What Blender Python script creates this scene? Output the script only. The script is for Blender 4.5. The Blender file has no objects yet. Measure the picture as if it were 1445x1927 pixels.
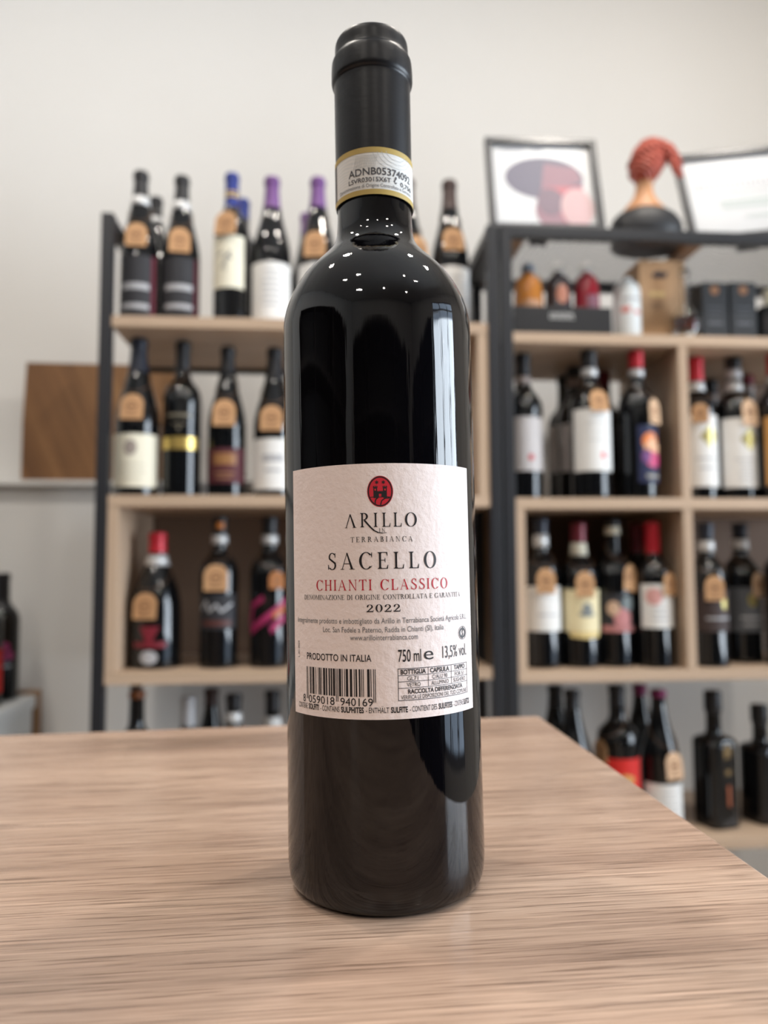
import bpy, bmesh, math, random
from mathutils import Vector, Matrix
random.seed(7)
R = math.radians
sc = bpy.context.scene
COL = sc.collection

# ------------------------------------------------------------------ camera
FPX, W, H = 1420.0, 1445, 1927
YAW, PITCH, ROLL = R(4.6), R(4.0), R(0.25)
CAM = Vector((0, 0, 1.065))
F_ = Vector((math.sin(YAW)*math.cos(PITCH), math.cos(YAW)*math.cos(PITCH), math.sin(PITCH)))
R0 = Vector((math.cos(YAW), -math.sin(YAW), 0))
U0 = R0.cross(F_)
R_ = R0*math.cos(ROLL) - U0*math.sin(ROLL)
U_ = R0*math.sin(ROLL) + U0*math.cos(ROLL)
cd = bpy.data.cameras.new('camera')
cam = bpy.data.objects.new('camera', cd)
COL.objects.link(cam)
m = Matrix((R_, U_, -F_)).transposed().to_4x4()
m.translation = CAM
cam.matrix_world = m
cd.sensor_fit = 'VERTICAL'
cd.sensor_height = 36.0
cd.lens = FPX/H*36.0
cd.clip_start = 0.01
cd.dof.use_dof = True
cd.dof.focus_distance = 0.252
cd.dof.aperture_fstop = 7.7
sc.camera = cam

# ------------------------------------------------------------------ world, light, exposure
wd = bpy.data.worlds.new('world')
sc.world = wd
wd.use_nodes = True
bg = wd.node_tree.nodes['Background']
bg.inputs[0].default_value = (0.62, 0.78, 1.0, 1)
bg.inputs[1].default_value = 3.0
sc.view_settings.view_transform = 'Standard'
sc.view_settings.look = 'None'
sc.view_settings.exposure = 0.14
sc.view_settings.gamma = 1.0
sc.view_settings.use_curve_mapping = False
sc.cycles.sample_clamp_indirect = 6.0
sc.cycles.max_bounces = 7
sc.cycles.glossy_bounces = 4
sc.cycles.diffuse_bounces = 3
sc.cycles.use_adaptive_sampling = True
sc.cycles.adaptive_threshold = 0.015
sc.cycles.use_denoising = True
sc.cycles.denoising_prefilter = 'ACCURATE'
sc.cycles.denoising_input_passes = 'RGB_ALBEDO_NORMAL'
sc.cycles.caustics_reflective = False
sc.cycles.caustics_refractive = False

def area(name, loc, direction, sx, sy, power, color):
    l = bpy.data.lights.new(name, 'AREA')
    l.shape = 'RECTANGLE'; l.size = sx; l.size_y = sy
    l.energy = power; l.color = color
    o = bpy.data.objects.new(name, l)
    COL.objects.link(o)
    o.location = loc
    o.rotation_euler = Vector(direction).to_track_quat('-Z', 'Y').to_euler()
    return o

# daylight through the shop window in the right wall
area('window_daylight', (2.86, 0.0, 1.45), (-1, 0, 0.32), 2.4, 1.7, 165, (0.83, 0.92, 1.0))

def px_ray(x, y):
    return F_ + R_*((x-W/2)/FPX) - U_*((y-H/2)/FPX)
def at(x, y, Y):
    r = px_ray(x, y)
    return CAM + r*((Y-CAM.y)/r.y)

# ------------------------------------------------------------------ materials
MATS = {}
def mat(name, color=(.8, .8, .8), rough=.5, metal=0.0, spec=.5, trans=0.0, ior=1.5, emit=None, coat=0.0, alpha=1.0):
    if name in MATS: return MATS[name]
    m = bpy.data.materials.new(name); m.use_nodes = True
    b = m.node_tree.nodes['Principled BSDF']
    b.inputs['Base Color'].default_value = (*color, 1)
    b.inputs['Roughness'].default_value = rough
    b.inputs['Metallic'].default_value = metal
    b.inputs['Specular IOR Level'].default_value = spec
    b.inputs['Transmission Weight'].default_value = trans
    b.inputs['IOR'].default_value = ior
    b.inputs['Coat Weight'].default_value = coat
    if emit:
        b.inputs['Emission Color'].default_value = (*emit[0], 1)
        b.inputs['Emission Strength'].default_value = emit[1]
    MATS[name] = m
    return m
def nt(m):
    t = m.node_tree
    return t, t.nodes['Principled BSDF']
def node(t, kind, **kw):
    n = t.nodes.new(kind)
    for k, v in kw.items():
        if k in n.inputs: n.inputs[k].default_value = v
        else: setattr(n, k, v)
    return n
def ramp(t, stops):
    n = t.nodes.new('ShaderNodeValToRGB')
    e = n.color_ramp.elements
    while len(e) < len(stops): e.new(.5)
    for el, (p, c) in zip(e, stops):
        el.position = p; el.color = (*c, 1) if len(c) == 3 else c
    return n
def bump(t, b, src, strength, dist=.001):
    n = node(t, 'ShaderNodeBump', Strength=strength, Distance=dist)
    t.links.new(src, n.inputs['Height']); t.links.new(n.outputs[0], b.inputs['Normal'])

def wood(name, c0, c1, c2, scale, rough=.45, axis='X', bumpy=.15, spec=.4, rot=(0, 0, 0)):
    m = mat(name, c1, rough, spec=spec); t, b = nt(m)
    tc = node(t, 'ShaderNodeTexCoord')
    mp = node(t, 'ShaderNodeMapping')
    s = {'X': (.06, 1, 1), 'Y': (1, .06, 1), 'Z': (1, 1, .06)}[axis]
    mp.inputs['Scale'].default_value = [v*scale for v in s]
    mr = node(t, 'ShaderNodeMapping'); mr.inputs['Rotation'].default_value = rot
    t.links.new(tc.outputs['Object'], mr.inputs[0]); t.links.new(mr.outputs[0], mp.inputs[0])
    n1 = node(t, 'ShaderNodeTexNoise', Scale=1.0, Detail=8.0, Roughness=.62, Distortion=.4)
    t.links.new(mp.outputs[0], n1.inputs['Vector'])
    r1 = ramp(t, [(.28, c2), (.47, c1), (.68, c0)])
    t.links.new(n1.outputs[0], r1.inputs[0])
    t.links.new(r1.outputs[0], b.inputs['Base Color'])
    if bumpy: bump(t, b, n1.outputs[0], bumpy)
    return m

# laminate counter top: grain along X, fine pores, soft dark streaks, a few knots
def table_material():
    m = mat('oak_laminate', (.5, .35, .25), .25, spec=.5); t, b = nt(m)
    tc = node(t, 'ShaderNodeTexCoord')
    def mapped(sx, sy, off=(0, 0, 0)):
        mp = node(t, 'ShaderNodeMapping')
        mp.inputs['Scale'].default_value = (sx, sy, 1)
        mp.inputs['Location'].default_value = off
        t.links.new(tc.outputs['Object'], mp.inputs[0]); return mp.outputs[0]
    broad = node(t, 'ShaderNodeTexNoise', Scale=1.0, Detail=7.0, Roughness=.66, Distortion=.35)
    t.links.new(mapped(2.2, 24), broad.inputs['Vector'])
    fine = node(t, 'ShaderNodeTexNoise', Scale=1.0, Detail=4.0, Roughness=.6, Distortion=.15)
    t.links.new(mapped(10, 560, (3, 1, 0)), fine.inputs['Vector'])
    r1 = ramp(t, [(.30, (.270, .184, .138)), (.42, (.425, .292, .220)), (.54, (.535, .378, .287)), (.70, (.650, .476, .370))])
    t.links.new(broad.outputs[0], r1.inputs[0])
    r2 = ramp(t, [(.32, (.46, .43, .41)), (.45, (.88, .87, .86)), (.56, (1.0, 1.0, 1.0)), (.68, (1.24, 1.24, 1.24))])
    t.links.new(fine.outputs[0], r2.inputs[0])
    mx = node(t, 'ShaderNodeMix', data_type='RGBA', blend_type='MULTIPLY')
    mx.inputs[0].default_value = .75
    t.links.new(r1.outputs[0], mx.inputs[6]); t.links.new(r2.outputs[0], mx.inputs[7])
    vor = node(t, 'ShaderNodeTexVoronoi', Scale=1.0)
    t.links.new(mapped(4.2, 13, (.3, .55, 0)), vor.inputs['Vector'])
    r3 = ramp(t, [(.03, (.42, .36, .32)), (.11, (1, 1, 1))])
    t.links.new(vor.outputs['Distance'], r3.inputs[0])
    mx2 = node(t, 'ShaderNodeMix', data_type='RGBA', blend_type='MULTIPLY')
    mx2.inputs[0].default_value = .8
    t.links.new(mx.outputs[2], mx2.inputs[6]); t.links.new(r3.outputs[0], mx2.inputs[7])
    pore = node(t, 'ShaderNodeTexNoise', Scale=1.0, Detail=2.0, Roughness=.5)
    t.links.new(mapped(26, 820, (7, 2, 0)), pore.inputs['Vector'])
    r4 = ramp(t, [(.34, (.50, .46, .44)), (.44, (1, 1, 1)), (.62, (1, 1, 1)), (.70, (1.22, 1.22, 1.22))])
    t.links.new(pore.outputs[0], r4.inputs[0])
    mx3 = node(t, 'ShaderNodeMix', data_type='RGBA', blend_type='MULTIPLY')
    mx3.inputs[0].default_value = .8
    t.links.new(mx2.outputs[2], mx3.inputs[6]); t.links.new(r4.outputs[0], mx3.inputs[7])
    t.links.new(mx3.outputs[2], b.inputs['Base Color'])
    rr = ramp(t, [(.3, (.30,)*3), (.7, (.17,)*3)])
    t.links.new(fine.outputs[0], rr.inputs[0]); t.links.new(rr.outputs[0], b.inputs['Roughness'])
    bump(t, b, fine.outputs[0], .25, .0005)
    return m
M_TABLE = table_material()
M_SHELF = wood('light_oak_board', (.56, .41, .295), (.49, .355, .25), (.40, .28, .195), 26, .5)
M_SHELFZ = wood('light_oak_upright', (.56, .41, .295), (.49, .355, .25), (.40, .28, .195), 26, .5, 'Z')
M_BOARD = wood('brown_plank', (.30, .155, .065), (.21, .10, .040), (.085, .038, .018), 13, .5, 'Z', .1, .4, (0, R(24), 0))
M_CRATE = wood('crate_wood', (.40, .24, .12), (.32, .18, .09), (.24, .13, .06), 22, .6, 'Z')
M_DARKWOOD = wood('dark_cabinet_wood', (.035, .025, .02), (.022, .016, .013), (.012, .009, .008), 8, .5, 'Z')

def plaster(name, c):
    m = mat(name, c, .8, spec=.2); t, b = nt(m)
    tc = node(t, 'ShaderNodeTexCoord')
    n = node(t, 'ShaderNodeTexNoise', Scale=1.6, Detail=3.0)
    t.links.new(tc.outputs['Object'], n.inputs['Vector'])
    r = ramp(t, [(.3, tuple(v*.965 for v in c)), (.7, c)])
    t.links.new(n.outputs[0], r.inputs[0]); t.links.new(r.outputs[0], b.inputs['Base Color'])
    n2 = node(t, 'ShaderNodeTexNoise', Scale=90.0, Detail=3.0)
    t.links.new(tc.outputs['Object'], n2.inputs['Vector'])
    bump(t, b, n2.outputs[0], .08, .002)
    return m
M_WALL = plaster('white_plaster', (.78, .765, .742))
M_CEIL = plaster('ceiling_white', (.82, .81, .79))
M_FLOOR = wood('floor_oak', (.52, .45, .38), (.46, .39, .32), (.38, .32, .26), 12, .4)
M_STEEL = mat('black_powder_steel', (.018, .019, .023), .42, spec=.45)
M_BLACK = mat('black_plastic', (.012, .012, .014), .4)

# dark glass with a faint vertical draw of the mould
def glass_dark(name, c, wav=0.0, ior=1.52):
    m = mat(name, c, .035, spec=.5, ior=ior); t, b = nt(m)
    if wav:
        tc = node(t, 'ShaderNodeTexCoord')
        mp = node(t, 'ShaderNodeMapping'); mp.inputs['Scale'].default_value = (130, 130, 5)
        t.links.new(tc.outputs['Object'], mp.inputs[0])
        n = node(t, 'ShaderNodeTexNoise', Scale=1.0, Detail=4.0, Roughness=.6)
        t.links.new(mp.outputs[0], n.inputs['Vector'])
        bump(t, b, n.outputs[0], wav, .0005)
    return m
M_GLASS = glass_dark('dark_wine_glass', (.0045, .005, .006))
M_GLASS_MAIN = glass_dark('black_bottle_glass', (.0022, .0021, .0030), .28, 1.50)
M_PANE = mat('window_pane', (1, 1, 1), .02)
_t, _b = nt(M_PANE)
_tr = node(_t, 'ShaderNodeBsdfTransparent'); _gl = node(_t, 'ShaderNodeBsdfGlossy', Roughness=.02); _fr = node(_t, 'ShaderNodeFresnel', IOR=1.45); _mx = node(_t, 'ShaderNodeMixShader')
_t.links.new(_fr.outputs[0], _mx.inputs[0]); _t.links.new(_tr.outputs[0], _mx.inputs[1]); _t.links.new(_gl.outputs[0], _mx.inputs[2])
_t.links.new(_mx.outputs[0], _t.nodes['Material Output'].inputs[0])
M_CLEAR = mat('clear_glass', (.96, .97, .97), .02, trans=1.0, ior=1.45)

def paper(name, c, amt=.25, rough=.6, scale=420.0):
    m = mat(name, c, rough, spec=.3); t, b = nt(m)
    tc = node(t, 'ShaderNodeTexCoord')
    n = node(t, 'ShaderNodeTexNoise', Scale=scale, Detail=3.0, Roughness=.55)
    t.links.new(tc.outputs['Object'], n.inputs['Vector'])
    bump(t, b, n.outputs[0], amt, .0008)
    return m
M_LABEL = paper('felt_label_paper', (.89, .79, .765), .38, .55)
M_INK = mat('black_ink', (.012, .010, .012), .5)
M_RED = mat('crimson_ink', (.52, .012, .035), .5)
M_CREST = mat('crest_red_ink', (.62, .02, .04), .5)
M_GREYINK = mat('grey_ink', (.18, .18, .19), .5)
M_PALEINK = mat('pale_grey_ink', (.42, .42, .44), .5)
M_KRAFT = paper('kraft_card', (.53, .30, .15), .3, .75, 300)
M_KRAFT2 = paper('pale_kraft_card', (.66, .44, .28), .3, .75, 300)
M_KRAFTINK = mat('brown_stamp_ink', (.27, .13, .06), .7)
M_CORD = mat('brown_twine', (.16, .09, .05), .8)
M_WHITE = paper('white_label_paper', (.80, .79, .77), .2)
M_CREAM = paper('cream_label_paper', (.80, .76, .62), .2)
M_GOLD = mat('gold_foil', (.72, .52, .16), .32, metal=.85)
M_SILVER = mat('silver_strip', (.70, .70, .70), .35, metal=.3)
def capm(name, c, rough=.38): return mat('capsule_'+name, c, rough, spec=.5, metal=.15)
C_BLACK = capm('black', (.014, .014, .017)); C_NAVY = capm('navy', (.016, .020, .035))
C_RED = capm('red', (.52, .015, .03)); C_DRED = capm('dark_red', (.16, .012, .025))
C_BLUE = capm('blue', (.012, .03, .22)); C_PURPLE = capm('purple', (.15, .055, .22))
C_BROWN = capm('brown', (.055, .03, .026)); C_MAG = capm('magenta', (.22, .015, .10)); C_SILV = capm('silver', (.55, .55, .57))

# ------------------------------------------------------------------ mesh helpers
def link(name, me, m=None, parent=None, smooth=False):
    o = bpy.data.objects.new(name, me); COL.objects.link(o)
    if m: me.materials.append(m)
    if parent: o.parent = parent
    if smooth: me.polygons.foreach_set('use_smooth', [True]*len(me.polygons))
    return o
def mesh(name, v, f, m=None, parent=None, smooth=False):
    me = bpy.data.meshes.new(name); me.from_pydata([tuple(p) for p in v], [], f); me.update()
    return link(name, me, m, parent, smooth)
def empty(name, loc, rot=(0, 0, 0)):
    o = bpy.data.objects.new(name, None); COL.objects.link(o)
    o.location = loc; o.rotation_euler = rot; o.empty_display_size = .05
    return o
def tag(o, label, cat, group=None):
    o['label'] = label; o['category'] = cat
    if group: o['group'] = group
    return o
def struct(o):
    o['kind'] = 'structure'; return o
def box_bm(bm, x0, x1, y0, y1, z0, z1):
    vs = [bm.verts.new(p) for p in [(x0,y0,z0),(x1,y0,z0),(x1,y1,z0),(x0,y1,z0),(x0,y0,z1),(x1,y0,z1),(x1,y1,z1),(x0,y1,z1)]]
    for f in [(0,3,2,1),(4,5,6,7),(0,1,5,4),(1,2,6,5),(2,3,7,6),(3,0,4,7)]:
        bm.faces.new([vs[i] for i in f])
def bm_obj(name, bm, m, parent=None, smooth=False):
    me = bpy.data.meshes.new(name); bm.to_mesh(me); bm.free()
    return link(name, me, m, parent, smooth)
def box(name, x0, x1, y0, y1, z0, z1, m, parent=None, bev=0.0015):
    bm = bmesh.new(); box_bm(bm, x0, x1, y0, y1, z0, z1)
    if bev: bmesh.ops.bevel(bm, geom=bm.edges[:], offset=bev, segments=2, affect='EDGES', profile=.6)
    return bm_obj(name, bm, m, parent)
def smooth_profile(pts, n=6):
    out = []
    P = [pts[0]] + list(pts) + [pts[-1]]
    for i in range(1, len(P)-2):
        p0, p1, p2, p3 = P[i-1], P[i], P[i+1], P[i+2]
        for k in range(n):
            t = k/n
            q = []
            for c in (0, 1):
                a, b2, c2, d = p0[c], p1[c], p2[c], p3[c]
                q.append(.5*((2*b2)+(-a+c2)*t+(2*a-5*b2+4*c2-d)*t*t+(-a+3*b2-3*c2+d)*t**3))
            lo = [min(p1[c], p2[c]) for c in (0, 1)]; hi = [max(p1[c], p2[c]) for c in (0, 1)]
            out.append(tuple(min(max(q[c], lo[c]), hi[c]) for c in (0, 1)))
    out.append(pts[-1]); return out
def lathe_data(prof, n=32, power=None):
    """prof: list of (r, z); closed at the ends. power(z) gives the superellipse exponent."""
    v, f = [], []
    for r, z in prof:
        e = power(z) if power else 2
        for k in range(n):
            a = 2*math.pi*k/n
            c, s = math.cos(a), math.sin(a)
            q = (abs(c)**e+abs(s)**e)**(-1/e) if e != 2 else 1
            v.append((r*q*c, r*q*s, z))
    for i in range(len(prof)-1):
        for k in range(n):
            f.append((i*n+k, i*n+(k+1) % n, (i+1)*n+(k+1) % n, (i+1)*n+k))
    f.append(tuple(reversed(range(n)))); f.append(tuple(range((len(prof)-1)*n, len(prof)*n)))
    return v, f
def lathe(name, prof, m, parent=None, n=32, power=None):
    v, f = lathe_data(prof, n, power)
    o = mesh(name, v, f, m, parent, True)
    for p in o.data.polygons[-2:]: p.use_smooth = False
    return o
def tube_data(pts, r, n=6, closed=False):
    v, f = [], []; N = len(pts); pts = [Vector(p) for p in pts]
    for i, p in enumerate(pts):
        a = pts[(i-1) % N] if (closed or i) else p
        b = pts[(i+1) % N] if (closed or i < N-1) else p
        t = (b-a).normalized(); u = t.orthogonal().normalized()
        if abs(t.z) < .95: u = t.cross(Vector((0, 0, 1))).normalized()
        w = t.cross(u)
        for k in range(n):
            an = 2*math.pi*k/n; v.append(p+u*(r*math.cos(an))+w*(r*math.sin(an)))
    for i in range(N if closed else N-1):
        j = (i+1) % N
        for k in range(n): f.append((i*n+k, i*n+(k+1) % n, j*n+(k+1) % n, j*n+k))
    if not closed: f += [tuple(reversed(range(n))), tuple(range((N-1)*n, N*n))]
    return v, f
# ---- flat print, wrapped around a cylinder (polygons are convex, in metres)
def clip_half(poly, c, keep_less):
    out = []
    for i in range(len(poly)):
        a, b = poly[i], poly[(i+1) % len(poly)]
        ia, ib = (a[0] <= c) == keep_less or a[0] == c, (b[0] <= c) == keep_less or b[0] == c
        if ia: out.append(a)
        if ia != ib:
            t = (c-a[0])/(b[0]-a[0]); out.append((c, a[1]+t*(b[1]-a[1])))
    return out
def strips(polys, step):
    out = []
    for p in polys:
        lo, hi = min(q[0] for q in p), max(q[0] for q in p)
        if hi-lo <= step: out.append(p); continue
        k = math.floor(lo/step)
        while k*step < hi:
            q = clip_half(p, k*step, False) if k*step > lo else p
            q = clip_half(q, (k+1)*step, True) if (k+1)*step < hi else q
            if len(q) > 2: out.append(q)
            k += 1
    return out
def wrap(name, polys, r, off, m, parent, phi0=0.0, step=None):
    v, f = [], []
    for p in strips(polys, step or r*.08):
        if sum(p[i][0]*p[(i+1) % len(p)][1]-p[(i+1) % len(p)][0]*p[i][1] for i in range(len(p))) < 0: p = p[::-1]
        b = len(v)
        for s, z in p:
            a = s/r+phi0; v.append(((r+off)*math.sin(a), -(r+off)*math.cos(a), z))
        f.append(tuple(range(b, len(v))))
    return mesh(name, v, f, m, parent)
def flat(name, polys, m, parent, y=0.0, tr=None):
    v, f = [], []
    for p in polys:
        if sum(p[i][0]*p[(i+1) % len(p)][1]-p[(i+1) % len(p)][0]*p[i][1] for i in range(len(p))) < 0: p = p[::-1]
        b = len(v)
        for s, z in p: v.append((s, y, z))
        f.append(tuple(range(b, len(v))))
    return mesh(name, v, f, m, parent)
def disc(cx, cy, rx, ry, n=28, a0=0.0):
    return [(cx+rx*math.cos(a0+2*math.pi*k/n), cy+ry*math.sin(a0+2*math.pi*k/n)) for k in range(n)]
def rect(x0, y0, x1, y1): return [(x0, y0), (x1, y0), (x1, y1), (x0, y1)]
def arc(cx, cy, rx, ry, tx, ty, a0, a1, n=18):
    """elliptic ring sector with stress: thickness tx at the sides, ty at top and foot (degrees)"""
    out = []
    P = lambda a, ox, oy: (cx+(rx-ox)*math.cos(a), cy+(ry-oy)*math.sin(a))
    for k in range(n):
        a, b = R(a0+(a1-a0)*k/n), R(a0+(a1-a0)*(k+1)/n)
        out.append([P(a, 0, 0), P(b, 0, 0), P(b, tx, ty), P(a, tx, ty)])
    return out
def bar(x0, y0, x1, y1, w):
    dx, dy = x1-x0, y1-y0; L = math.hypot(dx, dy); nx, ny = -dy/L*w/2, dx/L*w/2
    return [(x0+nx, y0+ny), (x1+nx, y1+ny), (x1-nx, y1-ny), (x0-nx, y0-ny)]

# ------------------------------------------------------------------ serif capitals drawn as polygons (cap height 1)
T, th, SW = .125, .042, .085
def stem(x, s='tb', w=T):
    o = [rect(x, 0, x+w, 1)]
    if 'b' in s: o += [rect(x-SW, 0, x+w+SW, .032), [(x-SW*.6, .03), (x+w+SW*.6, .03), (x+w, .10), (x, .10)]]
    if 't' in s: o += [rect(x-SW, .968, x+w+SW, 1), [(x-SW*.6, .97), (x+w+SW*.6, .97), (x+w, .90), (x, .90)]]
    return o
def thinstem(x, s): return stem(x, s, .05)
def glyph(c):
    if c == 'I': return stem(.1), .33
    if c == 'L': return stem(.1)+[rect(.1, 0, .62, .042), [(.62, 0), (.65, .26), (.615, .26), (.54, .04)]], .68
    if c == 'E': return stem(.1)+[rect(.1, 0, .62, .042), [(.62, 0), (.65, .24), (.615, .24), (.54, .04)], rect(.1, .958, .6, 1), [(.60, 1), (.615, .78), (.58, .78), (.52, .96)], rect(.2, .50, .48, .54), [(.48, .38), (.48, .66), (.455, .66), (.42, .52), (.455, .38)]], .70
    if c == 'T': return stem(.32, 'b')+[rect(.04, .955, .725, 1), [(.04, 1), (.02, .76), (.055, .76), (.14, .96)], [(.725, 1), (.745, .76), (.71, .76), (.625, .96)]], .765
    if c == 'H': return stem(.1)+stem(.62)+[rect(.1, .49, .7, .532)], .85
    if c == 'N': return thinstem(.13, 'tb')+[rect(.72, 0, .77, 1), rect(.72-SW, .968, .77+SW, 1), [(.02, 1), (.20, 1), (.77, 0), (.70, 0), (.08, .95)]], .88
    if c == 'M': return thinstem(.12, 'b')+stem(.84, 'tb')+[[(.04, 1), (.22, 1), (.56, 0), (.50, 0)], [(.50, 0), (.56, 0), (.90, 1), (.84, 1)], rect(.0, .968, .2, 1)], 1.08
    if c == 'A': return [[(.06, 0), (.11, 0), (.43, 1), (.39, .98)], [(.36, 1), (.44, 1), (.80, 0), (.65, 0)], rect(.2, .32, .62, .36), rect(-.02, 0, .22, .03), rect(.55, 0, .88, .03)], .86
    if c == 'Y': return stem(.32, 'b'), .76
    if c == 'R': return stem(.1)+arc(.30, .75, .30, .25, T, th, -90, 90)+[rect(.2, .958, .31, 1), rect(.2, .50, .31, .542), [(.30, .52), (.43, .52), (.78, 0), (.64, 0)], rect(.62, 0, .84, .03)], .83
    if c == 'B': return stem(.1)+arc(.30, .765, .265, .235, T, th, -90, 90)+arc(.32, .28, .31, .28, T, th, -90, 90)+[rect(.2, .958, .31, 1), rect(.2, .53, .33, .565), rect(.2, 0, .33, .042)], .70
    if c == 'D': return stem(.1)+arc(.34, .5, .46, .5, T, th, -90, 90)+[rect(.2, .958, .35, 1), rect(.2, 0, .35, .042)], .87
    if c == 'O': return arc(.47, .5, .43, .52, T, .035, 0, 360, 36), .94
    if c == 'C': return arc(.47, .5, .43, .52, T, .04, 42, 318, 30)+[[(.79, .70), (.83, .70), (.83, 1), (.80, 1), (.76, .85)], [(.76, .10), (.80, .20), (.83, .22), (.79, .12)]], .88
    if c == 'G': return arc(.47, .5, .43, .52, T, .04, 42, 320, 30)+[[(.79, .70), (.83, .70), (.83, 1), (.80, 1), (.76, .85)], rect(.72, .04, .84, .40), rect(.63, .40, .92, .43)], .95
    if c == 'S': return arc(.34, .755, .245, .265, .10, .045, 35, 215, 20)+arc(.34, .25, .27, .27, .115, .045, -145, 35, 20)+[[(.10, .64), (.19, .70), (.60, .40), (.55, .30)], [(.52, .72), (.56, .72), (.56, 1), (.53, 1), (.50, .88)], [(.05, .30), (.09, .30), (.13, .10), (.08, .0), (.05, 0)]], .66
    if c == 'Z': return [rect(.06, .955, .70, 1), rect(.04, 0, .72, .045), [(.04, .04), (.20, .04), (.70, .96), (.54, .96)], [(.06, 1), (.05, .76), (.085, .76), (.15, .96)], [(.72, 0), (.745, .25), (.71, .25), (.64, .04)]], .78
    if c == '2': return arc(.36, .70, .29, .30, .15, .05, -25, 170, 20)+[disc(.15, .72, .085, .085, 14), [(.49, .62), (.63, .58), (.30, .20), (.10, .02), (.06, .04)], rect(.05, 0, .66, .13), [(.60, .02), (.68, .02), (.71, .30), (.67, .30)]], .76
    if c == '0': return arc(.38, .5, .33, .52, .17, .04, 0, 360, 32), .76
    return [], .42
def serif(text, x0, x1, y, h, wt=(.125, .042), wide=1.0):
    """lay text between x0 and x1 on baseline y, cap height h"""
    global T, th
    T, th = wt
    adv = []; tot = 0; gs = []
    for c in text:
        g, w = glyph(c); gs.append(g); adv.append(w); tot += w
    n = len(text)
    need = (x1-x0)/h
    sx = wide; gap = (need-tot*wide)/max(n-1, 1)
    if gap < .06: gap = .06; sx = (need-gap*(n-1))/tot
    out = []; x = 0
    for g, w in zip(gs, adv):
        for p in g: out.append([(x0+(x+q[0]*sx)*h, y+q[1]*h) for q in p])
        x += w*sx+gap
    T, th = .125, .042
    return out
# ------------------------------------------------------------------ sans text from Blender's built-in face, as polygons
_cap = {}
def sans_raw(text, bold=0.0):
    c = bpy.data.curves.new('lettering', 'FONT'); c.body = text; c.size = 1.0; c.offset = bold; c.resolution_u = 3
    o = bpy.data.objects.new('lettering', c); COL.objects.link(o)
    dg = bpy.context.evaluated_depsgraph_get()
    me = bpy.data.meshes.new_from_object(o.evaluated_get(dg))
    ps = [[(me.vertices[i].co.x, me.vertices[i].co.y) for i in p.vertices] for p in me.polygons]
    bpy.data.objects.remove(o); bpy.data.curves.remove(c); bpy.data.meshes.remove(me)
    return ps
def sans(text, x0, x1, y, h, bold=0.0, rot=False):
    if 'H' not in _cap:
        hp = sans_raw('H'); _cap['H'] = max(q[1] for p in hp for q in p)
    ps = sans_raw(text, bold)
    lo = min(q[0] for p in ps for q in p); hi = max(q[0] for p in ps for q in p)
    sx = (x1-x0)/(hi-lo); sy = h/_cap['H']
    return [[(x0+(q[0]-lo)*sx, y+q[1]*sy) for q in p] for p in ps]

# ================================================================== the room
XL, XR, YN, YF, ZC = -2.3, 2.6, -3.2, 1.93, 3.0
struct(box('floor', XL-.1, XR+.1, YN-.1, YF+.1, -.08, 0, M_FLOOR, bev=0))
struct(box('ceiling', XL-.1, XR+.1, YN-.1, YF+.1, ZC, ZC+.08, M_CEIL, bev=0))
struct(box('wall_far', XL-.1, XR+.1, YF, YF+.1, 0, ZC, M_WALL, bev=0))
struct(box('wall_left', XL-.1, XL, YN-.1, YF, 0, ZC, M_WALL, bev=0))
struct(box('wall_near', XL, XR+.1, YN-.1, YN, 0, ZC, M_WALL, bev=0))
# right wall with the shop window opening
WY0, WY1, WZ0, WZ1 = -.85, 0.80, .35, 2.60
bm = bmesh.new()
box_bm(bm, XR, XR+.1, YN, WY0, 0, ZC); box_bm(bm, XR, XR+.1, WY1, YF, 0, ZC)
box_bm(bm, XR, XR+.1, WY0, WY1, 0, WZ0); box_bm(bm, XR, XR+.1, WY0, WY1, WZ1, ZC)
struct(bm_obj('wall_right', bm, M_WALL))
wn = struct(box('window_1', XR+.045, XR+.05, WY0+.04, WY1-.04, WZ0+.04, WZ1-.04, M_PANE, bev=0))
M_WFRAME = mat('window_frame_grey', (.25, .26, .28), .4)
for k, yy in enumerate((WY0, -.28, .25, WY1-.05)):
    box('window_frame', XR+.02, XR+.08, yy, yy+.05, WZ0, WZ1, M_WFRAME, wn, .003)
for zz in (WZ0, 2.2, WZ1-.05):
    box('window_frame', XR+.021, XR+.079, WY0, WY1, zz, zz+.05, M_WFRAME, wn, .003)
# wall step behind the racks with its ledge
LEDGE_Z = at(120, 903, 1.80).z
struct(box('wall_plinth', XL, .26, 1.83, YF-.001, 0, LEDGE_Z-.012, M_WALL, bev=0))
struct(box('trim_1', XL, .26, 1.805, YF-.001, LEDGE_Z-.012, LEDGE_Z, M_WALL, bev=.003))
# unseen dark cabinets mirrored in the glass; side ones added to darken reflections
def cabinet(label, loc, rz, n, h):
    e = tag(empty('display_cabinet', loc, (0, 0, rz)), label, 'cabinet')
    L_ = n*.95
    for k in range(n+1): box('upright', k*.95-.015, k*.95+.015, 0, .38, 0, h, M_DARKWOOD, e)
    box('back_panel', -.015, L_+.015, -.02, -.001, 0, h, M_DARKWOOD, e)
    for k in range(n):
        for q_ in range(6):
            z = .08+(h-.13)*q_/5; box('shelf', k*.95+.016, k*.95+.934, 0, .37, z, z+.03, M_DARKWOOD, e)
cabinet('tall dark wooden display cabinet along the near wall', (-1.9, YN+.03, 0), 0, 4, 2.2)
cabinet('unseen dark cabinet added along the left wall to darken the bottle reflection', (XL+.03, .95, 0), R(-90), 3, 2.05)
cabinet('unseen dark cabinet added between near wall and window to darken the bottle reflection', (XR-.03, -2.75, 0), R(90), 2, 2.05)

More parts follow.
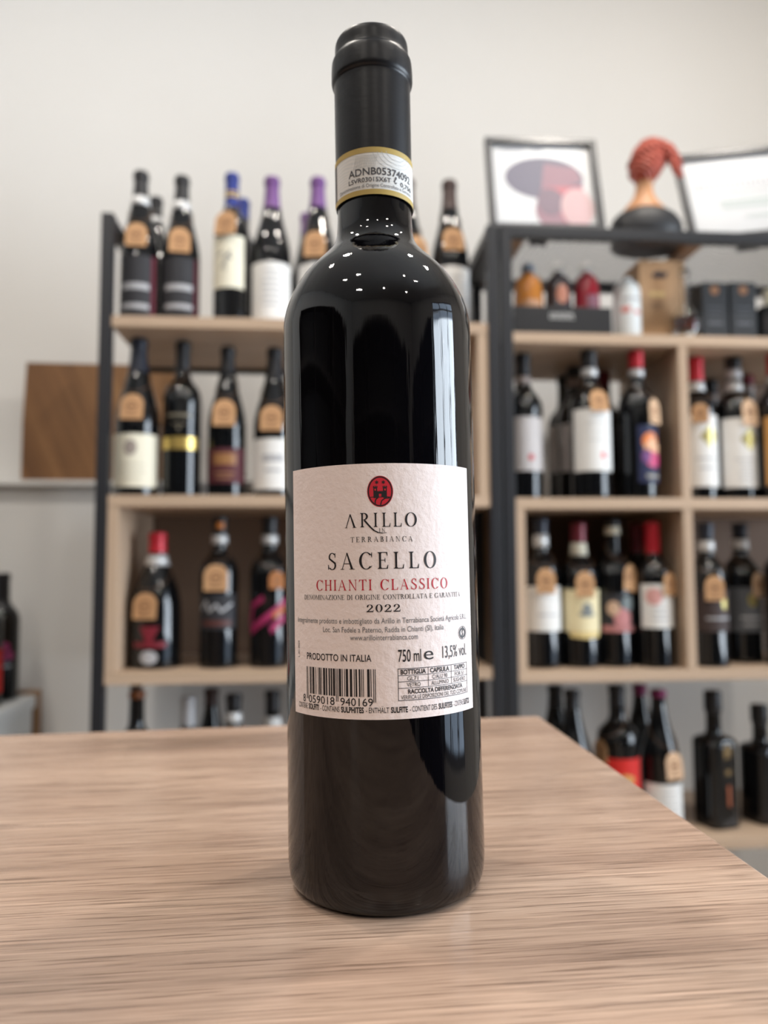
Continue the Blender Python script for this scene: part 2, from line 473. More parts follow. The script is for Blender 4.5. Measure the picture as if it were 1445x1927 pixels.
# ceiling spotlights
def spotlight(x, y, power, where, col=(1.0, .93, .84)):
    e = tag(empty('ceiling_spotlight', (x, y, ZC)), 'round white recessed ceiling spotlight '+where, 'ceiling light', 'ceiling spotlights')
    lathe('housing', [(.062, -.001), (.062, -.012), (.045, -.020), (.045, -.001)], mat('lamp_white', (.8, .8, .8), .4), e, 24)
    lathe('diffuser', [(.044, -.0205), (.044, -.022)], mat('lamp_glow', (1, 1, 1), .5, emit=((1, .93, .84), 25.0)), e, 24)
    l = bpy.data.lights.new('bulb', 'AREA'); l.shape = 'DISK'; l.size = .085; l.energy = power; l.color = col
    o = bpy.data.objects.new('bulb', l); COL.objects.link(o); o.parent = e; o.location = (0, 0, -.024)
for x, y, p, w_ in ((-1.0, .75, 6, 'in front of the left end of the left rack'), (-.55, .75, 9, 'in front of the middle of the left rack'), (.75, .8, 10, 'in front of the middle of the right rack'), (1.2, .8, 8, 'in front of the right end of the right rack'),
                    (-1.1, -.5, 4, 'above the left end of the counter'), (-.6, -.5, 4, 'above the front edge of the counter'), (.8, -.5, 3, 'between the counter and the window'), (1.3, -.5, 4, 'nearest the window'),
                    (-1.0, -1.7, 6, 'near the left wall cabinet'), (.2, -1.8, 6, 'near the middle of the near wall cabinet'), (1.4, -1.7, 6, 'near the cabinet beside the window')):
    spotlight(x, y, p, w_)

# ================================================================== counter and main bottle
BASE = Vector((.02355, .28653, .95)); TILT = -R(.85)
ct = tag(empty('shop_counter', BASE, (0, TILT, 0)), 'oak laminate counter in the foreground under the large bottle', 'counter')
TX1, TY1 = .1365, .275
o = box('counter_top', -1.25, TX1, -.62, TY1, -.032, 0, M_TABLE, ct, .0012)
box('side_panel', TX1-.06, TX1-.04, -.58, TY1-.05, -.93, -.032, M_SHELFZ, ct)
box('side_panel', -1.21, -1.19, -.58, TY1-.05, -.91, -.032, M_SHELFZ, ct)
box('back_board', -1.19, TX1-.06, TY1-.09, TY1-.07, -.90, -.032, M_SHELF, ct)

wb = tag(empty('wine_bottle', BASE+Vector((0, 0, .0004)), (0, TILT, 0)), 'large sharp black bottle with pinkish-white back label standing on the counter', 'wine bottle')
rb = .0360
gl = [(.0, .0012), (.024, .0012), (.030, 0), (.0335, .0006), (.0352, .0030), (.0359, .0075), (.0361, .015), (.0360, .05), (.0360, .10), (.0360, .15),
      (.0360, .190), (.0360, .2006), (.0357, .2069), (.0343, .2132), (.0315, .2195), (.0274, .2258), (.0216, .2318), (.0174, .2364), (.0152, .2408), (.01455, .2465), (.0144, .2530), (.0143, .2600)]
lathe('glass', [(.001, .0012)] + smooth_profile(gl[1:], 6), M_GLASS_MAIN, wb, 128)
def satin_capsule():
    m = mat('satin_black_capsule', (.008, .008, .010), .36, spec=.32); t, b = nt(m)
    tc = node(t, 'ShaderNodeTexCoord'); mp = node(t, 'ShaderNodeMapping'); mp.inputs['Scale'].default_value = (300, 300, 900)
    t.links.new(tc.outputs['Object'], mp.inputs[0])
    n = node(t, 'ShaderNodeTexNoise', Scale=1.0, Detail=2.0); t.links.new(mp.outputs[0], n.inputs['Vector'])
    bump(t, b, n.outputs[0], .12, .0003); return m
cp = [(.01485, .2530), (.01490, .256), (.01495, .28), (.01500, .298), (.01505, .3018), (.0152, .3028), (.0158, .3038), (.01605, .3052), (.0160, .3090), (.0158, .3118), (.0154, .3130),
      (.01475, .3139), (.01455, .3155), (.01445, .3188), (.0141, .3202), (.0132, .3210), (.0100, .3214), (.004, .3214)]
lathe('capsule', smooth_profile(cp, 4), satin_capsule(), wb, 96)
# ---- back label
PH = -R(3.6)
def L(s): return s*1e-3                                   # millimetres
def put(name, polys, m, parent, off=.00027): return wrap(name, polys, rb, off, m, parent, PH, .0015)
lab = wrap('back_label', [rect(L(-37.3), L(64.0), L(37.3), L(148.6))], rb, .00016, M_LABEL, wb, PH, .0006)
lab.data.polygons.foreach_set('use_smooth', [True]*len(lab.data.polygons))
lab['label'] = 'pinkish-white textured paper back label'
D = 2.27
def sp(a): return L(a+D)
cx, cz = sp(-2.6), L(139.15)
put('crest_field', [disc(cx, cz, L(4.35), L(5.25), 40)], M_CREST, lab, .00022)
cr = arc(cx, cz, L(4.15), L(5.05), L(.42), L(.42), 0, 360, 40)
q = lambda pts: [(cx+L(a), cz+L(b)) for a, b in pts]
for sgn in (-1, 1):
    cr += [q(rect(sgn*1.6-.62, -2.2, sgn*1.6+.62, 1.25)), q(rect(sgn*1.6-.75, 1.2, sgn*1.6+.75, 1.45))]
    for k in (-.55, 0, .55): cr.append(q(rect(sgn*1.6+k-.17, 1.4, sgn*1.6+k+.17, 1.85)))
    for k in range(3):
        a = math.pi*k/3
        cr.append(q(bar(sgn*1.1-.62*math.sin(a), 3.05-.62*math.cos(a), sgn*1.1+.62*math.sin(a), 3.05+.62*math.cos(a), .26)))
cr += [q(rect(-1.1, -1.9, -.42, -.1)), q(rect(.42, -1.9, 1.1, -.1)), q(rect(-1.1, -.8, 1.1, -.1))]
for k in (-.75, -.25, .25, .75): cr.append(q(rect(k-.15, -.15, k+.15, .2)))
def poly_line(pts, w): return [q(bar(*pts[i], *pts[i+1], w)) for i in range(len(pts)-1)]
cr += poly_line([(-3.6, -2.0), (-2.2, -1.85), (0, -1.9), (2.2, -1.85), (3.6, -2.0)], .22)
cr += poly_line([(-.6, -1.9), (-1.5, -2.7), (-1.75, -3.6), (-1.6, -4.1)], .42)
cr += poly_line([(3.2, -2.2), (1.6, -2.35), (.5, -3.1), (.15, -4.2), (.1, -4.7)], .38)
put('castle_crest', cr, M_INK, lab)
put('castle_window', [q(rect(-1.85, .25, -1.4, .9)), q(rect(1.4, .25, 1.85, .9))], M_CREST, lab, .00032)
# estate name: barless A, long-tailed R
hA, yA = L(4.5), L(127.25)
T, th = .155, .06
est = []
def adds(c, x, h, y, sx=1.0):
    for p in glyph(c)[0]: est.append([(x+a*h*sx, y+b*h) for a, b in p])
xA = sp(-14.7)
for p in [[(.05, 0), (.11, 0), (.46, 1), (.39, 1)], [(.37, 1.02), (.46, 1.02), (.86, 0), (.69, 0)], rect(-.02, 0, .19, .03), rect(.60, 0, .93, .03)]:
    est.append([(xA+a*hA*.95, yA-L(.1)+b*hA*1.0) for a, b in p])
xR = sp(-9.5)
for p in stem(.1)+arc(.30, .75, .30, .25, T, th, -90, 90)+[rect(.2, .958, .31, 1), rect(.2, .50, .31, .542)]:
    est.append([(xR+a*hA, yA+b*hA*1.06) for a, b in p])
tail = [(.32, .52), (.55, .25), (.78, -.02), (1.05, -.27), (1.35, -.42), (1.65, -.46), (1.95, -.44)]
wt = [.13, .13, .12, .10, .07, .045, .02]
for i in range(len(tail)-1):
    est.append([(xR+a*hA, yA+b*hA) for a, b in bar(*tail[i], *tail[i+1], (wt[i]+wt[i+1])/2)])
for c, xx in (('I', -5.0), ('L', -2.2), ('L', 1.6)): adds(c, sp(xx), hA*1.05, yA, .92)
adds('O', sp(5.35), hA*1.03, yA+L(.05), 1.05)
T, th = .125, .042
put('estate_name', est, M_INK, lab)
put('estate_name', serif('IN', sp(-3.2), sp(-1.2), L(125.5), L(1.25), (.15, .085)), M_INK, lab)
put('estate_name', serif('TERRABIANCA', sp(-12.9), sp(8.1), L(122.3), L(1.75), (.16, .09)), M_INK, lab)
put('wine_name', serif('SACELLO', sp(-21.6), sp(17.0), L(113.3), L(5.55), (.162, .062)), M_INK, lab)
put('appellation', serif('CHIANTI CLASSICO', sp(-26.6), sp(21.6), L(106.3), L(3.55), (.16, .07)), M_RED, lab)
put('appellation_line', serif('DENOMINAZIONE DI ORIGINE CONTROLLATA E GARANTITA', sp(-32.6), sp(27.8), L(103.2), L(1.6), (.16, .10)), M_INK, lab)
put('vintage_year', serif('2022', sp(-8.0), sp(3.6), L(99.1), L(2.5), wide=1.42), M_INK, lab)
put('producer_line', sans('Integralmente prodotto e imbottigliato da Arillo in Terrabianca Società Agricola S.R.L.', sp(-36.8), sp(31.6), L(95.3), L(1.75)), M_GREYINK, lab)
put('producer_line', sans('Loc. San Fedele a Paterno, Radda in Chianti (SI), Italia', sp(-23.8), sp(19.3), L(92.4), L(1.75)), M_GREYINK, lab)
put('web_address', sans('www.arillointerrabianca.com', sp(-13.6), sp(9.2), L(89.85), L(1.75)), M_GREYINK, lab)
put('origin_line', sans('PRODOTTO IN ITALIA', sp(-31.6), sp(-6.5), L(82.9), L(2.2), .008), M_INK, lab)
put('volume', sans('750 ml', sp(2.3), sp(10.2), L(82.6), L(3.9), .006), M_INK, lab)
put('estimated_sign', sans('e', sp(11.2), sp(14.8), L(82.85), L(4.3), -.004), M_INK, lab)
put('alcohol_content', sans('13,5% vol.', sp(18.5), sp(30.8), L(82.9), L(3.9), .004), M_INK, lab)
lot = sans('L 3C-2024', 0, L(5.6), 0, L(1.0))
put('lot_code', [[(sp(-35.9)-b, L(83.2)+a) for a, b in p] for p in lot], M_INK, lab)
# recycling ring with two interlocking arrows
rx, rz = sp(28.7), L(90.6)
ry = arc(rx, rz, L(2.45), L(2.3), L(.16), L(.16), 0, 360, 32)
ry += arc(rx, rz, L(1.95), L(1.85), L(.75), L(.75), 110, 265, 14)+arc(rx, rz, L(1.95), L(1.85), L(.75), L(.75), -70, 85, 14)
for sgn in (1, -1):
    ry.append([(rx+sgn*L(a), rz+sgn*L(b)) for a, b in ((-.9, 1.2), (.3, 2.25), (.55, 1.1))])
    ry.append([(rx+sgn*L(a), rz+sgn*L(b)) for a, b in ((.1, 1.5), (.55, 1.1), (-.1, -.1), (-.5, .2))])
put('recycling_mark', ry, M_INK, lab)
# EAN bars
code = '8059018940169'
Lc = ['0001101','0011001','0010011','0111101','0100011','0110001','0101111','0111011','0110111','0001011']
par = {'0':'LLLLLL','1':'LLGLGG','2':'LLGGLG','3':'LLGGGL','4':'LGLLGG','5':'LGGLLG','6':'LGGGLL','7':'LGLGLG','8':'LGLGGL','9':'LGGLGL'}[code[0]]
inv = lambda s: ''.join('1' if c == '0' else '0' for c in s)
bits = '101'
for c, p_ in zip(code[1:7], par): bits += Lc[int(c)] if p_ == 'L' else inv(Lc[int(c)])[::-1]
bits += '01010'
for c in code[7:]: bits += inv(Lc[int(c)])
bits += '101'
bx0, bx1 = sp(-31.9), sp(-5.2); mw = (bx1-bx0)/95; bars = []; i = 0
while i < 95:
    if bits[i] == '1':
        j = i
        while j < 95 and bits[j] == '1': j += 1
        guard = i < 3 or i > 91 or 45 <= i < 50
        bars.append(rect(bx0+i*mw, L(69.6 if guard else 71.4), bx0+(j-.12)*mw, L(80.4))); i = j
    else: i += 1
put('barcode', bars, M_INK, lab)
put('barcode_digits', sans('8', sp(-33.9), sp(-32.6), L(68.4), L(2.5)) + sans('059018', sp(-30.9), sp(-19.6), L(68.4), L(2.5)) + sans('940169', sp(-17.4), sp(-6.2), L(68.4), L(2.5)), M_INK, lab)
# recycling table
x0, x1, c1, c2 = sp(2.05), sp(30.9), sp(12.6), sp(22.2)
z0, z1 = L(69.9), L(80.4); zr = [L(78.0), L(76.0), L(73.9)]; w = L(.2)
tb = [rect(x0, z0, x0+w, z1), rect(x1-w, z0, x1, z1), rect(x0, z0, x1, z0+w), rect(x0, z1-w, x1, z1)]
tb += [rect(x0, z, x1, z+w*.8) for z in zr] + [rect(c, zr[2], c+w*.8, z1) for c in (c1, c2)]
put('recycling_table', tb, M_INK, lab)
row = []
for a, b, t_ in ((3.0, 11.8, 'BOTTIGLIA'), (13.4, 21.3, 'CAPSULA'), (23.6, 29.4, 'TAPPO')): row += sans(t_, sp(a), sp(b), L(78.5), L(1.45), .025)
for a, b, t_ in ((5.2, 9.0, 'GL71'), (14.2, 20.4, 'C/ALU 90'), (24.0, 28.8, 'FOR 51')): row += sans(t_, sp(a), sp(b), L(76.4), L(1.3))
for a, b, t_ in ((5.0, 9.8, 'VETRO'), (13.8, 20.9, 'ALLUMINIO'), (23.2, 29.6, 'SUGHERO')): row += sans(t_, sp(a), sp(b), L(74.4), L(1.3))
row += sans('RACCOLTA DIFFERENZIATA', sp(5.4), sp(27.8), L(72.1), L(1.4), .025)
row += sans('VERIFICA LE DISPOSIZIONI DEL TUO COMUNE', sp(3.0), sp(30.2), L(70.35), L(1.3))
put('recycling_text', row, M_INK, lab)
sol = sans('CONTIENE', sp(-36.7), sp(-31.6), L(66.2), L(1.75)) + sans('SOLFITI', sp(-31.0), sp(-26.1), L(66.2), L(1.75), .03)
sol += sans('- CONTAINS', sp(-25.4), sp(-17.8), L(66.2), L(1.75)) + sans('SULPHITES', sp(-17.2), sp(-9.3), L(66.2), L(1.75), .03)
sol += sans('- ENTHÄLT', sp(-8.6), sp(-1.0), L(66.2), L(1.75)) + sans('SULFITE', sp(-.4), sp(5.2), L(66.2), L(1.75), .03)
sol += sans('- CONTIENT DES', sp(5.9), sp(15.8), L(66.2), L(1.75)) + sans('SULFITES', sp(16.4), sp(22.4), L(66.2), L(1.75), .03)
sol += sans('- CONTIENE', sp(23.0), sp(27.9), L(66.2), L(1.75)) + sans('SULFITOS', sp(28.3), sp(31.9), L(66.2), L(1.75), .03)
put('sulphite_line', sol, M_INK, lab)
# ---- state seal around the capsule foot
def seal_paper():
    m = paper('seal_paper', (.74, .74, .72), .1); t, b = nt(m)
    tc = node(t, 'ShaderNodeTexCoord')
    w1 = node(t, 'ShaderNodeTexWave', Scale=260.0, Distortion=9.0, Detail=1.0); w1.inputs['Detail Scale'].default_value = .5
    w1.wave_type = 'RINGS'
    t.links.new(tc.outputs['Object'], w1.inputs['Vector'])
    r = ramp(t, [(.30, (.69, .70, .69)), (.55, (.76, .755, .73))])
    t.links.new(w1.outputs[0], r.inputs[0]); t.links.new(r.outputs[0], b.inputs['Base Color'])
    return m
rs = .01505
def seal(name, polys, m, parent, off): return wrap(name, polys, rs, off, m, parent, 0, .0006)
sl = seal('seal_band', [rect(L(-23), L(252.5), L(30), L(270.6))], seal_paper(), wb, .00012)
sl.data.polygons.foreach_set('use_smooth', [True]*len(sl.data.polygons))
sl['label'] = 'pale state seal band with gold edges'
seal('gold_edge', [rect(L(-23), L(252.4), L(30), L(254.4)), rect(L(-23), L(268.5), L(30), L(270.65))], mat('seal_gold_print', (.46, .33, .09), .5), sl, .00020)
seal('seal_end', [rect(L(-23.2), L(252.4), L(-19.2), L(270.65))], mat('seal_grey_print', (.10, .085, .085), .5), sl, .00018)
M_SEALINK = mat('seal_ink', (.05, .05, .06), .5)
for t_, a, b, z, h in (('ADNB05374092', -11.2, 15.6, 259.9, 2.7), ('LSVR03015X6T', -11.2, 5.4, 257.25, 1.7), ('0,750', 9.6, 16.5, 256.9, 1.7)):
    seal('seal_number', sans(t_, L(a), L(b), L(z), L(h), .012), M_SEALINK, sl, .00024)
seal('seal_number', [[(L(a), L(b)) for a, b in bar(*p_, *q_, .32)] for p_, q_ in zip([(6.5, 258.0), (7.1, 258.5), (7.8, 259.5), (7.7, 259.9), (7.35, 259.7), (7.05, 258.6), (7.0, 257.7), (7.3, 257.3)], [(7.1, 258.5), (7.8, 259.5), (7.7, 259.9), (7.35, 259.7), (7.05, 258.6), (7.0, 257.7), (7.3, 257.3), (7.9, 257.8)])], M_SEALINK, sl, .00024)
seal('seal_line', sans('Denominazione di Origine Controllata e Garantita', L(-16.4), L(16.5), L(255.15), L(1.35)), M_GREYINK, sl, .00024)
gu = []
for k, (ox, rr_) in enumerate(((8, 4.5), (8, 6.2), (8, 7.9), (8, 9.6))):
    gu += arc(L(ox), L(270), L(rr_), L(rr_*.85), L(.13), L(.13), 190, 350, 24)
for k in range(14):
    x = -9+k*.62; gu += [[(L(a), L(b)) for a, b in bar(x, 262.4+.25*(k % 3), x+1.2, 267.6, .12)]]
seal('guilloche', gu, mat('seal_pale_print', (.46, .47, .46), .5), sl, .00021)

# ================================================================== racks
ZL1, ZL2, ZL3, ZL4 = 1.528, 1.194, .873, .550
ZR1, ZR2, ZR3, ZR4 = 1.512, 1.191, .864, .5501
YR0, YR1 = 1.40, 1.70
def rack(label, xa, xb, ztop):
    """frame between post centres xa and xb"""
    e = tag(empty('shelving_rack', ((xa+xb)/2, (YR0+YR1)/2, 0)), label, 'shelving rack')
    ox, oy = (xa+xb)/2, (YR0+YR1)/2
    def bx(name, x0, x1, y0, y1, z0, z1, m, bev=.0012): return box(name, x0-ox, x1-ox, y0-oy, y1-oy, z0, z1, m, e, bev)
    h = .011
    for x in (xa, xb):
        for y in (YR0+h, YR1-h): bx('post', x-h, x+h, y-h, y+h, 0, ztop, M_STEEL)
        for z in (ztop-.011, .12): bx('side_rail', x-h*.9, x+h*.9, YR0+2*h, YR1-2*h, z-.011, z+.011, M_STEEL)
    return e, bx
XA, XB = -.402, .326
lr, bx = rack('black steel rack with oak shelves left of the large bottle', XA, XB, 1.7225)
sx0, sx1 = XA+.011, XB-.011
for z in (ZL1, ZL2, ZL3, ZL4): bx('shelf', sx0, sx1, YR0+.002, YR1-.002, z-.021, z, M_SHELF)
bx('side_panel', sx0, sx0+.019, YR0+.003, YR1-.003, ZL3, ZL2-.021, M_SHELFZ)
bx('side_panel', sx1-.021, sx1, YR0+.003, YR1-.003, ZL2, ZL1-.021, M_SHELFZ)
bx('back_panel', sx0+.02, sx1, YR1-.012, YR1-.003, ZL3, ZL2-.021, mat('shaded_back_panel', (.16, .095, .06), .6))  # wood panel, its brown darkened for the shade inside the cube
for z in (ZL1, ZL2, ZL3, ZL4): bx('shelf_rail', sx0, sx1, YR1-.001, YR1+.012, z-.03, z-.008, M_STEEL)
XC, XD = .3525, 1.085
ZT = at(1000, 424, 1.4).z
rr, bx = rack('black steel rack with mesh top and oak cubes right of the large bottle', XC, XD, ZT)
sx0, sx1 = XC+.011, XD-.011
XM = at(1290, 800, 1.40).x
for z in (ZR1, ZR2, ZR3, ZR4): bx('shelf', sx0, sx1, YR0+.002, YR1-.002, z-.021, z, M_SHELF)
for z0, z1 in ((ZR2, ZR1-.021), (ZR3, ZR2-.021)): bx('divider', XM-.0095, XM+.0095, YR0+.003, YR1-.003, z0, z1, M_SHELFZ)
bx('side_panel', sx0, sx0+.018, YR0+.003, YR1-.003, ZR3, ZR2-.021, M_SHELFZ)
BP = mat('shaded_back_panel')
bx('back_panel', sx0+.02, sx1, YR1-.012, YR1-.003, ZR3, ZR2-.021, BP)
bx('back_panel', XM+.012, sx1, YR1-.012, YR1-.003, ZR2, ZR1-.021, BP)
bx('top_rail', sx0, sx1, YR0+.001, YR0+.021, ZT-.022, ZT, M_STEEL)
bx('top_rail', sx0, sx1, YR1-.021, YR1-.001, ZT-.022, ZT, M_STEEL)
XS = XM+.03
for x in (sx0, XS): bx('top_board', x, x+.034, YR0+.022, YR1-.022, ZT-.018, ZT-.006, M_BOARD)
def expanded_mesh(x0, x1):
    y0, y1, z = YR0+.021, YR1-.021, ZT-.004
    ox, oy = (XC+XD)/2, (YR0+YR1)/2
    bm = bmesh.new(); pit = .024
    for s in (1, -1):
        k = -40
        while k < 140:
            xs = x0+k*pit
            # line x = xs + s*1.9*(y-y0)
            sl_ = 1.9
            pts = []
            ya, yb = y0, y1
            xa_, xb_ = (xs, xs+sl_*(y1-y0)) if s > 0 else (xs+sl_*(y1-y0), xs)
            # clip to [x0, x1]
            def yat(x): return ya+(x-xa_)/(xb_-xa_)*(yb-ya)
            lo, hi = min(xa_, xb_), max(xa_, xb_)
            k += 1
            if hi <= x0 or lo >= x1: continue
            cl, ch = max(lo, x0), min(hi, x1)
            if ch-cl < .003: continue
            p, q_ = Vector((cl-ox, yat(cl)-oy, 0)), Vector((ch-ox, yat(ch)-oy, 0))
            n = (q_-p).normalized().cross(Vector((0, 0, 1)))*.0010
            vs = []
            for zz in (z-.0004, z+.0004):
                for a_ in (p-n, q_-n, q_+n, p+n): vs.append(bm.verts.new((a_.x, a_.y, zz)))
            for f in [(3,2,1,0),(4,5,6,7),(0,1,5,4),(1,2,6,5),(2,3,7,6),(3,0,4,7)]: bm.faces.new([vs[i] for i in f])
    o = bm_obj('mesh_top', bm, mat('mesh_grey_steel', (.10, .10, .105), .4, metal=.5), rr); o['kind'] = 'stuff'
expanded_mesh(sx0+.034, XS); expanded_mesh(XS+.034, sx1)

# ================================================================== bottles on the racks
PROF = {
 'bordeaux': [(.90, 0), (.985, .006), (1, .018), (1, .30), (1, .60), (.985, .635), (.92, .672), (.78, .705), (.58, .735), (.455, .76), (.40, .79), (.385, .84), (.375, .93), (.375, .955), (.41, .958), (.41, .985), (.37, .99), (.36, 1)],
 'burgundy': [(.90, 0), (.985, .006), (1, .018), (1, .25), (1, .44), (.985, .49), (.93, .545), (.83, .60), (.70, .66), (.57, .725), (.465, .79), (.40, .85), (.365, .91), (.355, .95), (.40, .955), (.40, .985), (.36, .99), (.35, 1)],
 'wide': [(.90, 0), (.985, .006), (1, .018), (1, .22), (.99, .40), (.94, .50), (.84, .58), (.70, .65), (.55, .72), (.43, .78), (.36, .85), (.335, .92), (.33, .95), (.36, .955), (.36, .985), (.33, .99), (.32, 1)],
 'square': [(.92, 0), (.99, .006), (1, .018), (1, .30), (1, .60), (.99, .625), (.93, .648), (.78, .662), (.55, .672), (.46, .69), (.43, .72), (.42, .80), (.42, .85), (.49, .855), (.49, .985), (.46, .995), (.45, 1)],
}
def rad(kind, t):
    P = PROF[kind]
    for (r0, t0), (r1, t1) in zip(P, P[1:]):
        if t0 <= t <= t1: return r0+(r1-r0)*(t-t0)/(t1-t0)
    return P[-1][0]
def kraft_tag(e, kind, h, r, z0, z1, phi, w, m, roll=0.0):
    """hanging card that lies on the shoulder, with twine round the neck and a stamped ring"""
    ra, rb_ = r*rad(kind, max(z0/h, 0))+.0022, r*rad(kind, min(z1/h, 1))+.0022
    bulge = max(r*rad(kind, (z0+(z1-z0)*q_/12)/h)+.0022-(ra+(rb_-ra)*q_/12) for q_ in range(13))
    # the card is flat, the shoulder round: keep its whole width clear of the glass
    ra += max(bulge, 0); rb_ += max(bulge, 0)
    ht = math.hypot(z1-z0, ra-rb_)
    bm = bmesh.new()
    out = [(-w/2, 0), (w/2, 0), (w/2, ht*.68), (w*.36, ht*.9), (w*.14, ht), (-w*.14, ht), (-w*.36, ht*.9), (-w/2, ht*.68)]
    c, s = math.cos(roll), math.sin(roll)
    out = [(a*c-b*s, a*s+b*c) for a, b in out]
    va = [bm.verts.new((a, 0, b)) for a, b in out]; vb = [bm.verts.new((a, .0008, b)) for a, b in out]
    bm.faces.new(va); bm.faces.new(vb[::-1])
    for i in range(8): bm.faces.new((va[i], vb[i], vb[(i+1) % 8], va[(i+1) % 8]))
    bmesh.ops.recalc_face_normals(bm, faces=bm.faces[:])
    o = bm_obj('neck_tag', bm, m, e)
    tilt = math.atan2(ra-rb_, z1-z0)
    o.rotation_euler = (-tilt, 0, phi)
    o.location = (ra*math.sin(phi), -ra*math.cos(phi), z0)
    o['label'] = 'kraft paper tag'
    ring = arc(0, ht*.5, w*.27, w*.27, w*.07, w*.07, 0, 360, 18)+[rect(-w*.18, ht*.46, w*.18, ht*.54), rect(-w*.3, ht*.12, w*.3, ht*.17)]
    flat('stamp', ring, M_KRAFTINK, o, -.0006)
    rn = r*rad(kind, .845)+.0012
    pts = []
    zt = (z1+.006)
    for k in range(20):
        a = 2*math.pi*k/20
        f_ = (1+math.cos(a))/2
        zz = h*.855*(1-f_)+max(min(zt, h*.85), z1-.002)*f_
        rr_ = r*rad(kind, zz/h)+.0018
        pts.append((rr_*math.sin(a+phi), -rr_*math.cos(a+phi), zz))
    v, f = tube_data(pts, .0007, 5, True)
    mesh('twine', v, f, M_CORD, e, True)
UNDER = {ZL2: ZL1-.025, ZL3: ZL2-.025, ZR2: ZR1-.025, ZR3: ZR2-.025, ZL4: ZL3-.025, ZR4: ZR3-.025}
def bottle(x, top, Y, z, kind, r, label, group, cap=None, band=None, labs=(), tags=(), yaw=0.0, glass=None, name='wine_bottle', cat='wine bottle'):
    base = at(x, top, Y)
    lim = UNDER.get(z)
    if lim and base.z > lim:
        while base.z > lim and Y > YR0+r+.004 and Y < 1.51:
            Y -= .002; base = at(x, top, Y)
        base.z = min(base.z, lim)
    h = base.z-z
    e = tag(empty(name, (base.x, Y, z+.0004)), label, cat, group)
    e.rotation_euler = (0, 0, R(yaw))
    pr = smooth_profile([(a*r, b*h) for a, b in PROF[kind]], 3)
    pw = None
    if kind == 'square':
        pw = lambda zz: 2+3.0*max(0, min(1, (.665-zz/h)/.04))
    lathe('glass', [(.001, .0005)]+pr+[(.001, h)] if False else pr, glass or M_GLASS, e, 32, pw)
    zz = lambda py: at(x, py, Y-r).z-z                      # height on the front of this bottle
    zn = lambda py: at(x, py, Y-r*.4).z-z                   # height on its neck
    if cap:
        m_, y1 = cap
        zc = max(zn(y1), h*.70)
        P = [(a+.0006, b) for a, b in pr if b > zc]
        P = [(r*rad(kind, zc/h)+.0006, zc)]+P+[(.004, h+.0008)]
        lathe('capsule', P, m_, e, 24)
    for m_, ya, yb in (band or ()):
        za, zb = zn(yb), zn(ya)
        P = [(r*rad(kind, za/h)+.0012, za), (r*rad(kind, (za+zb)/2/h)+.0012, (za+zb)/2), (r*rad(kind, zb/h)+.0012, zb)]
        lathe('neck_band', P, m_, e, 24)
    for lb in labs:
        ya, yb, half, m_ = lb[:4]; ph = R(lb[4]) if len(lb) > 4 else 0; art = lb[5] if len(lb) > 5 else ()
        za, zb = max(zz(yb), .004), zz(ya); hw = R(half)*r; sq = 0
        if kind == 'square':
            def place(nm, polys, off, mm, par):
                o = flat(nm, polys, mm, par, -(r+off)); return o
        else:
            def place(nm, polys, off, mm, par): return wrap(nm, polys, r, off, mm, par, ph)
        lo = e
        if m_:
            lo = place('label', [rect(-hw, za, hw, zb)], .0004, m_, e)
            if kind != 'square': lo.data.polygons.foreach_set('use_smooth', [True]*len(lo.data.polygons))
        S = lambda u: u*hw
        V = lambda v: za+(zb-za)*v
        for k_, (nm, mm, polys) in enumerate(art):
            place(nm, [[(S(a), V(b)) for a, b in p] for p in polys], .0008+.0003*k_, mm, lo)
    for tg in tags:
        ya, yb, phi, w_ = tg[:4]; mm = tg[4] if len(tg) > 4 else M_KRAFT; ro = R(tg[5]) if len(tg) > 5 else 0
        rm = r*.8
        kraft_tag(e, kind, h, r, at(x, yb, Y-rm).z-z, at(x, ya, Y-rm*.8).z-z, R(phi), w_, mm, ro)
    return e
def lines(n, v0, v1, u=.8, thick=.022, seed=0):
    rn = random.Random(seed); out = []
    for k in range(n):
        v = v0+(v1-v0)*k/max(n-1, 1); L_ = u*(.55+.45*rn.random())
        out.append(rect(-L_, v-thick, L_, v+thick))
    return out
def ML(n, c=(.7, .7, .7)): return MATS.get('label_'+n) or paper('label_'+n, c, .15)
TXT = 'printed_text'; EMB = 'emblem'
GA, GB, GC = 'bottles on the top shelf of the left rack', 'bottles on the middle shelf of the left rack', 'bottles in the lower cube of the left rack'
GD = 'bottles below the lower cube of the left rack'
GE, GF, GG = 'bottles on the middle shelf of the right rack', 'bottles in the lower cubes of the right rack', 'bottles on the bottom shelf of the right rack'
BLK = ML('black', (.03, .03, .035)); DRED = ML('dark_red', (.12, .012, .025))
# ---- left rack, top shelf
def dark_pair(x, top, Y, label, yaw):
    dy = top-326
    return bottle(x, top, Y, ZL1, 'burgundy', .0365, label, GA, (C_BLACK, 366+dy), [(M_SILVER, 368+dy, 385+dy)],
        [(478+dy*.5, 592, 62, BLK, 0, [('stripe', DRED, [rect(.74, 0, .98, 1)]), (TXT, M_PALEINK, [rect(-.75, .42, .62, .52)]), (TXT, M_PALEINK, [rect(-.75, .10, .62, .18)])])],
        [(424+dy, 467+dy*1.3, -2, .040)], yaw)
dark_pair(266, 326, 1.472, 'slim bottle with black label and dark red stripe beside the left steel post', 4)
dark_pair(343, 335, 1.485, 'slim black-label bottle with red stripe, second from the left steel post, top shelf', 8)
bottle(294, 374, 1.585, ZL1, 'burgundy', .0345, 'black-capped bottle mostly hidden behind the leftmost top shelf bottle', GA, (C_BLACK, 405), [(M_SILVER, 407, 420)])
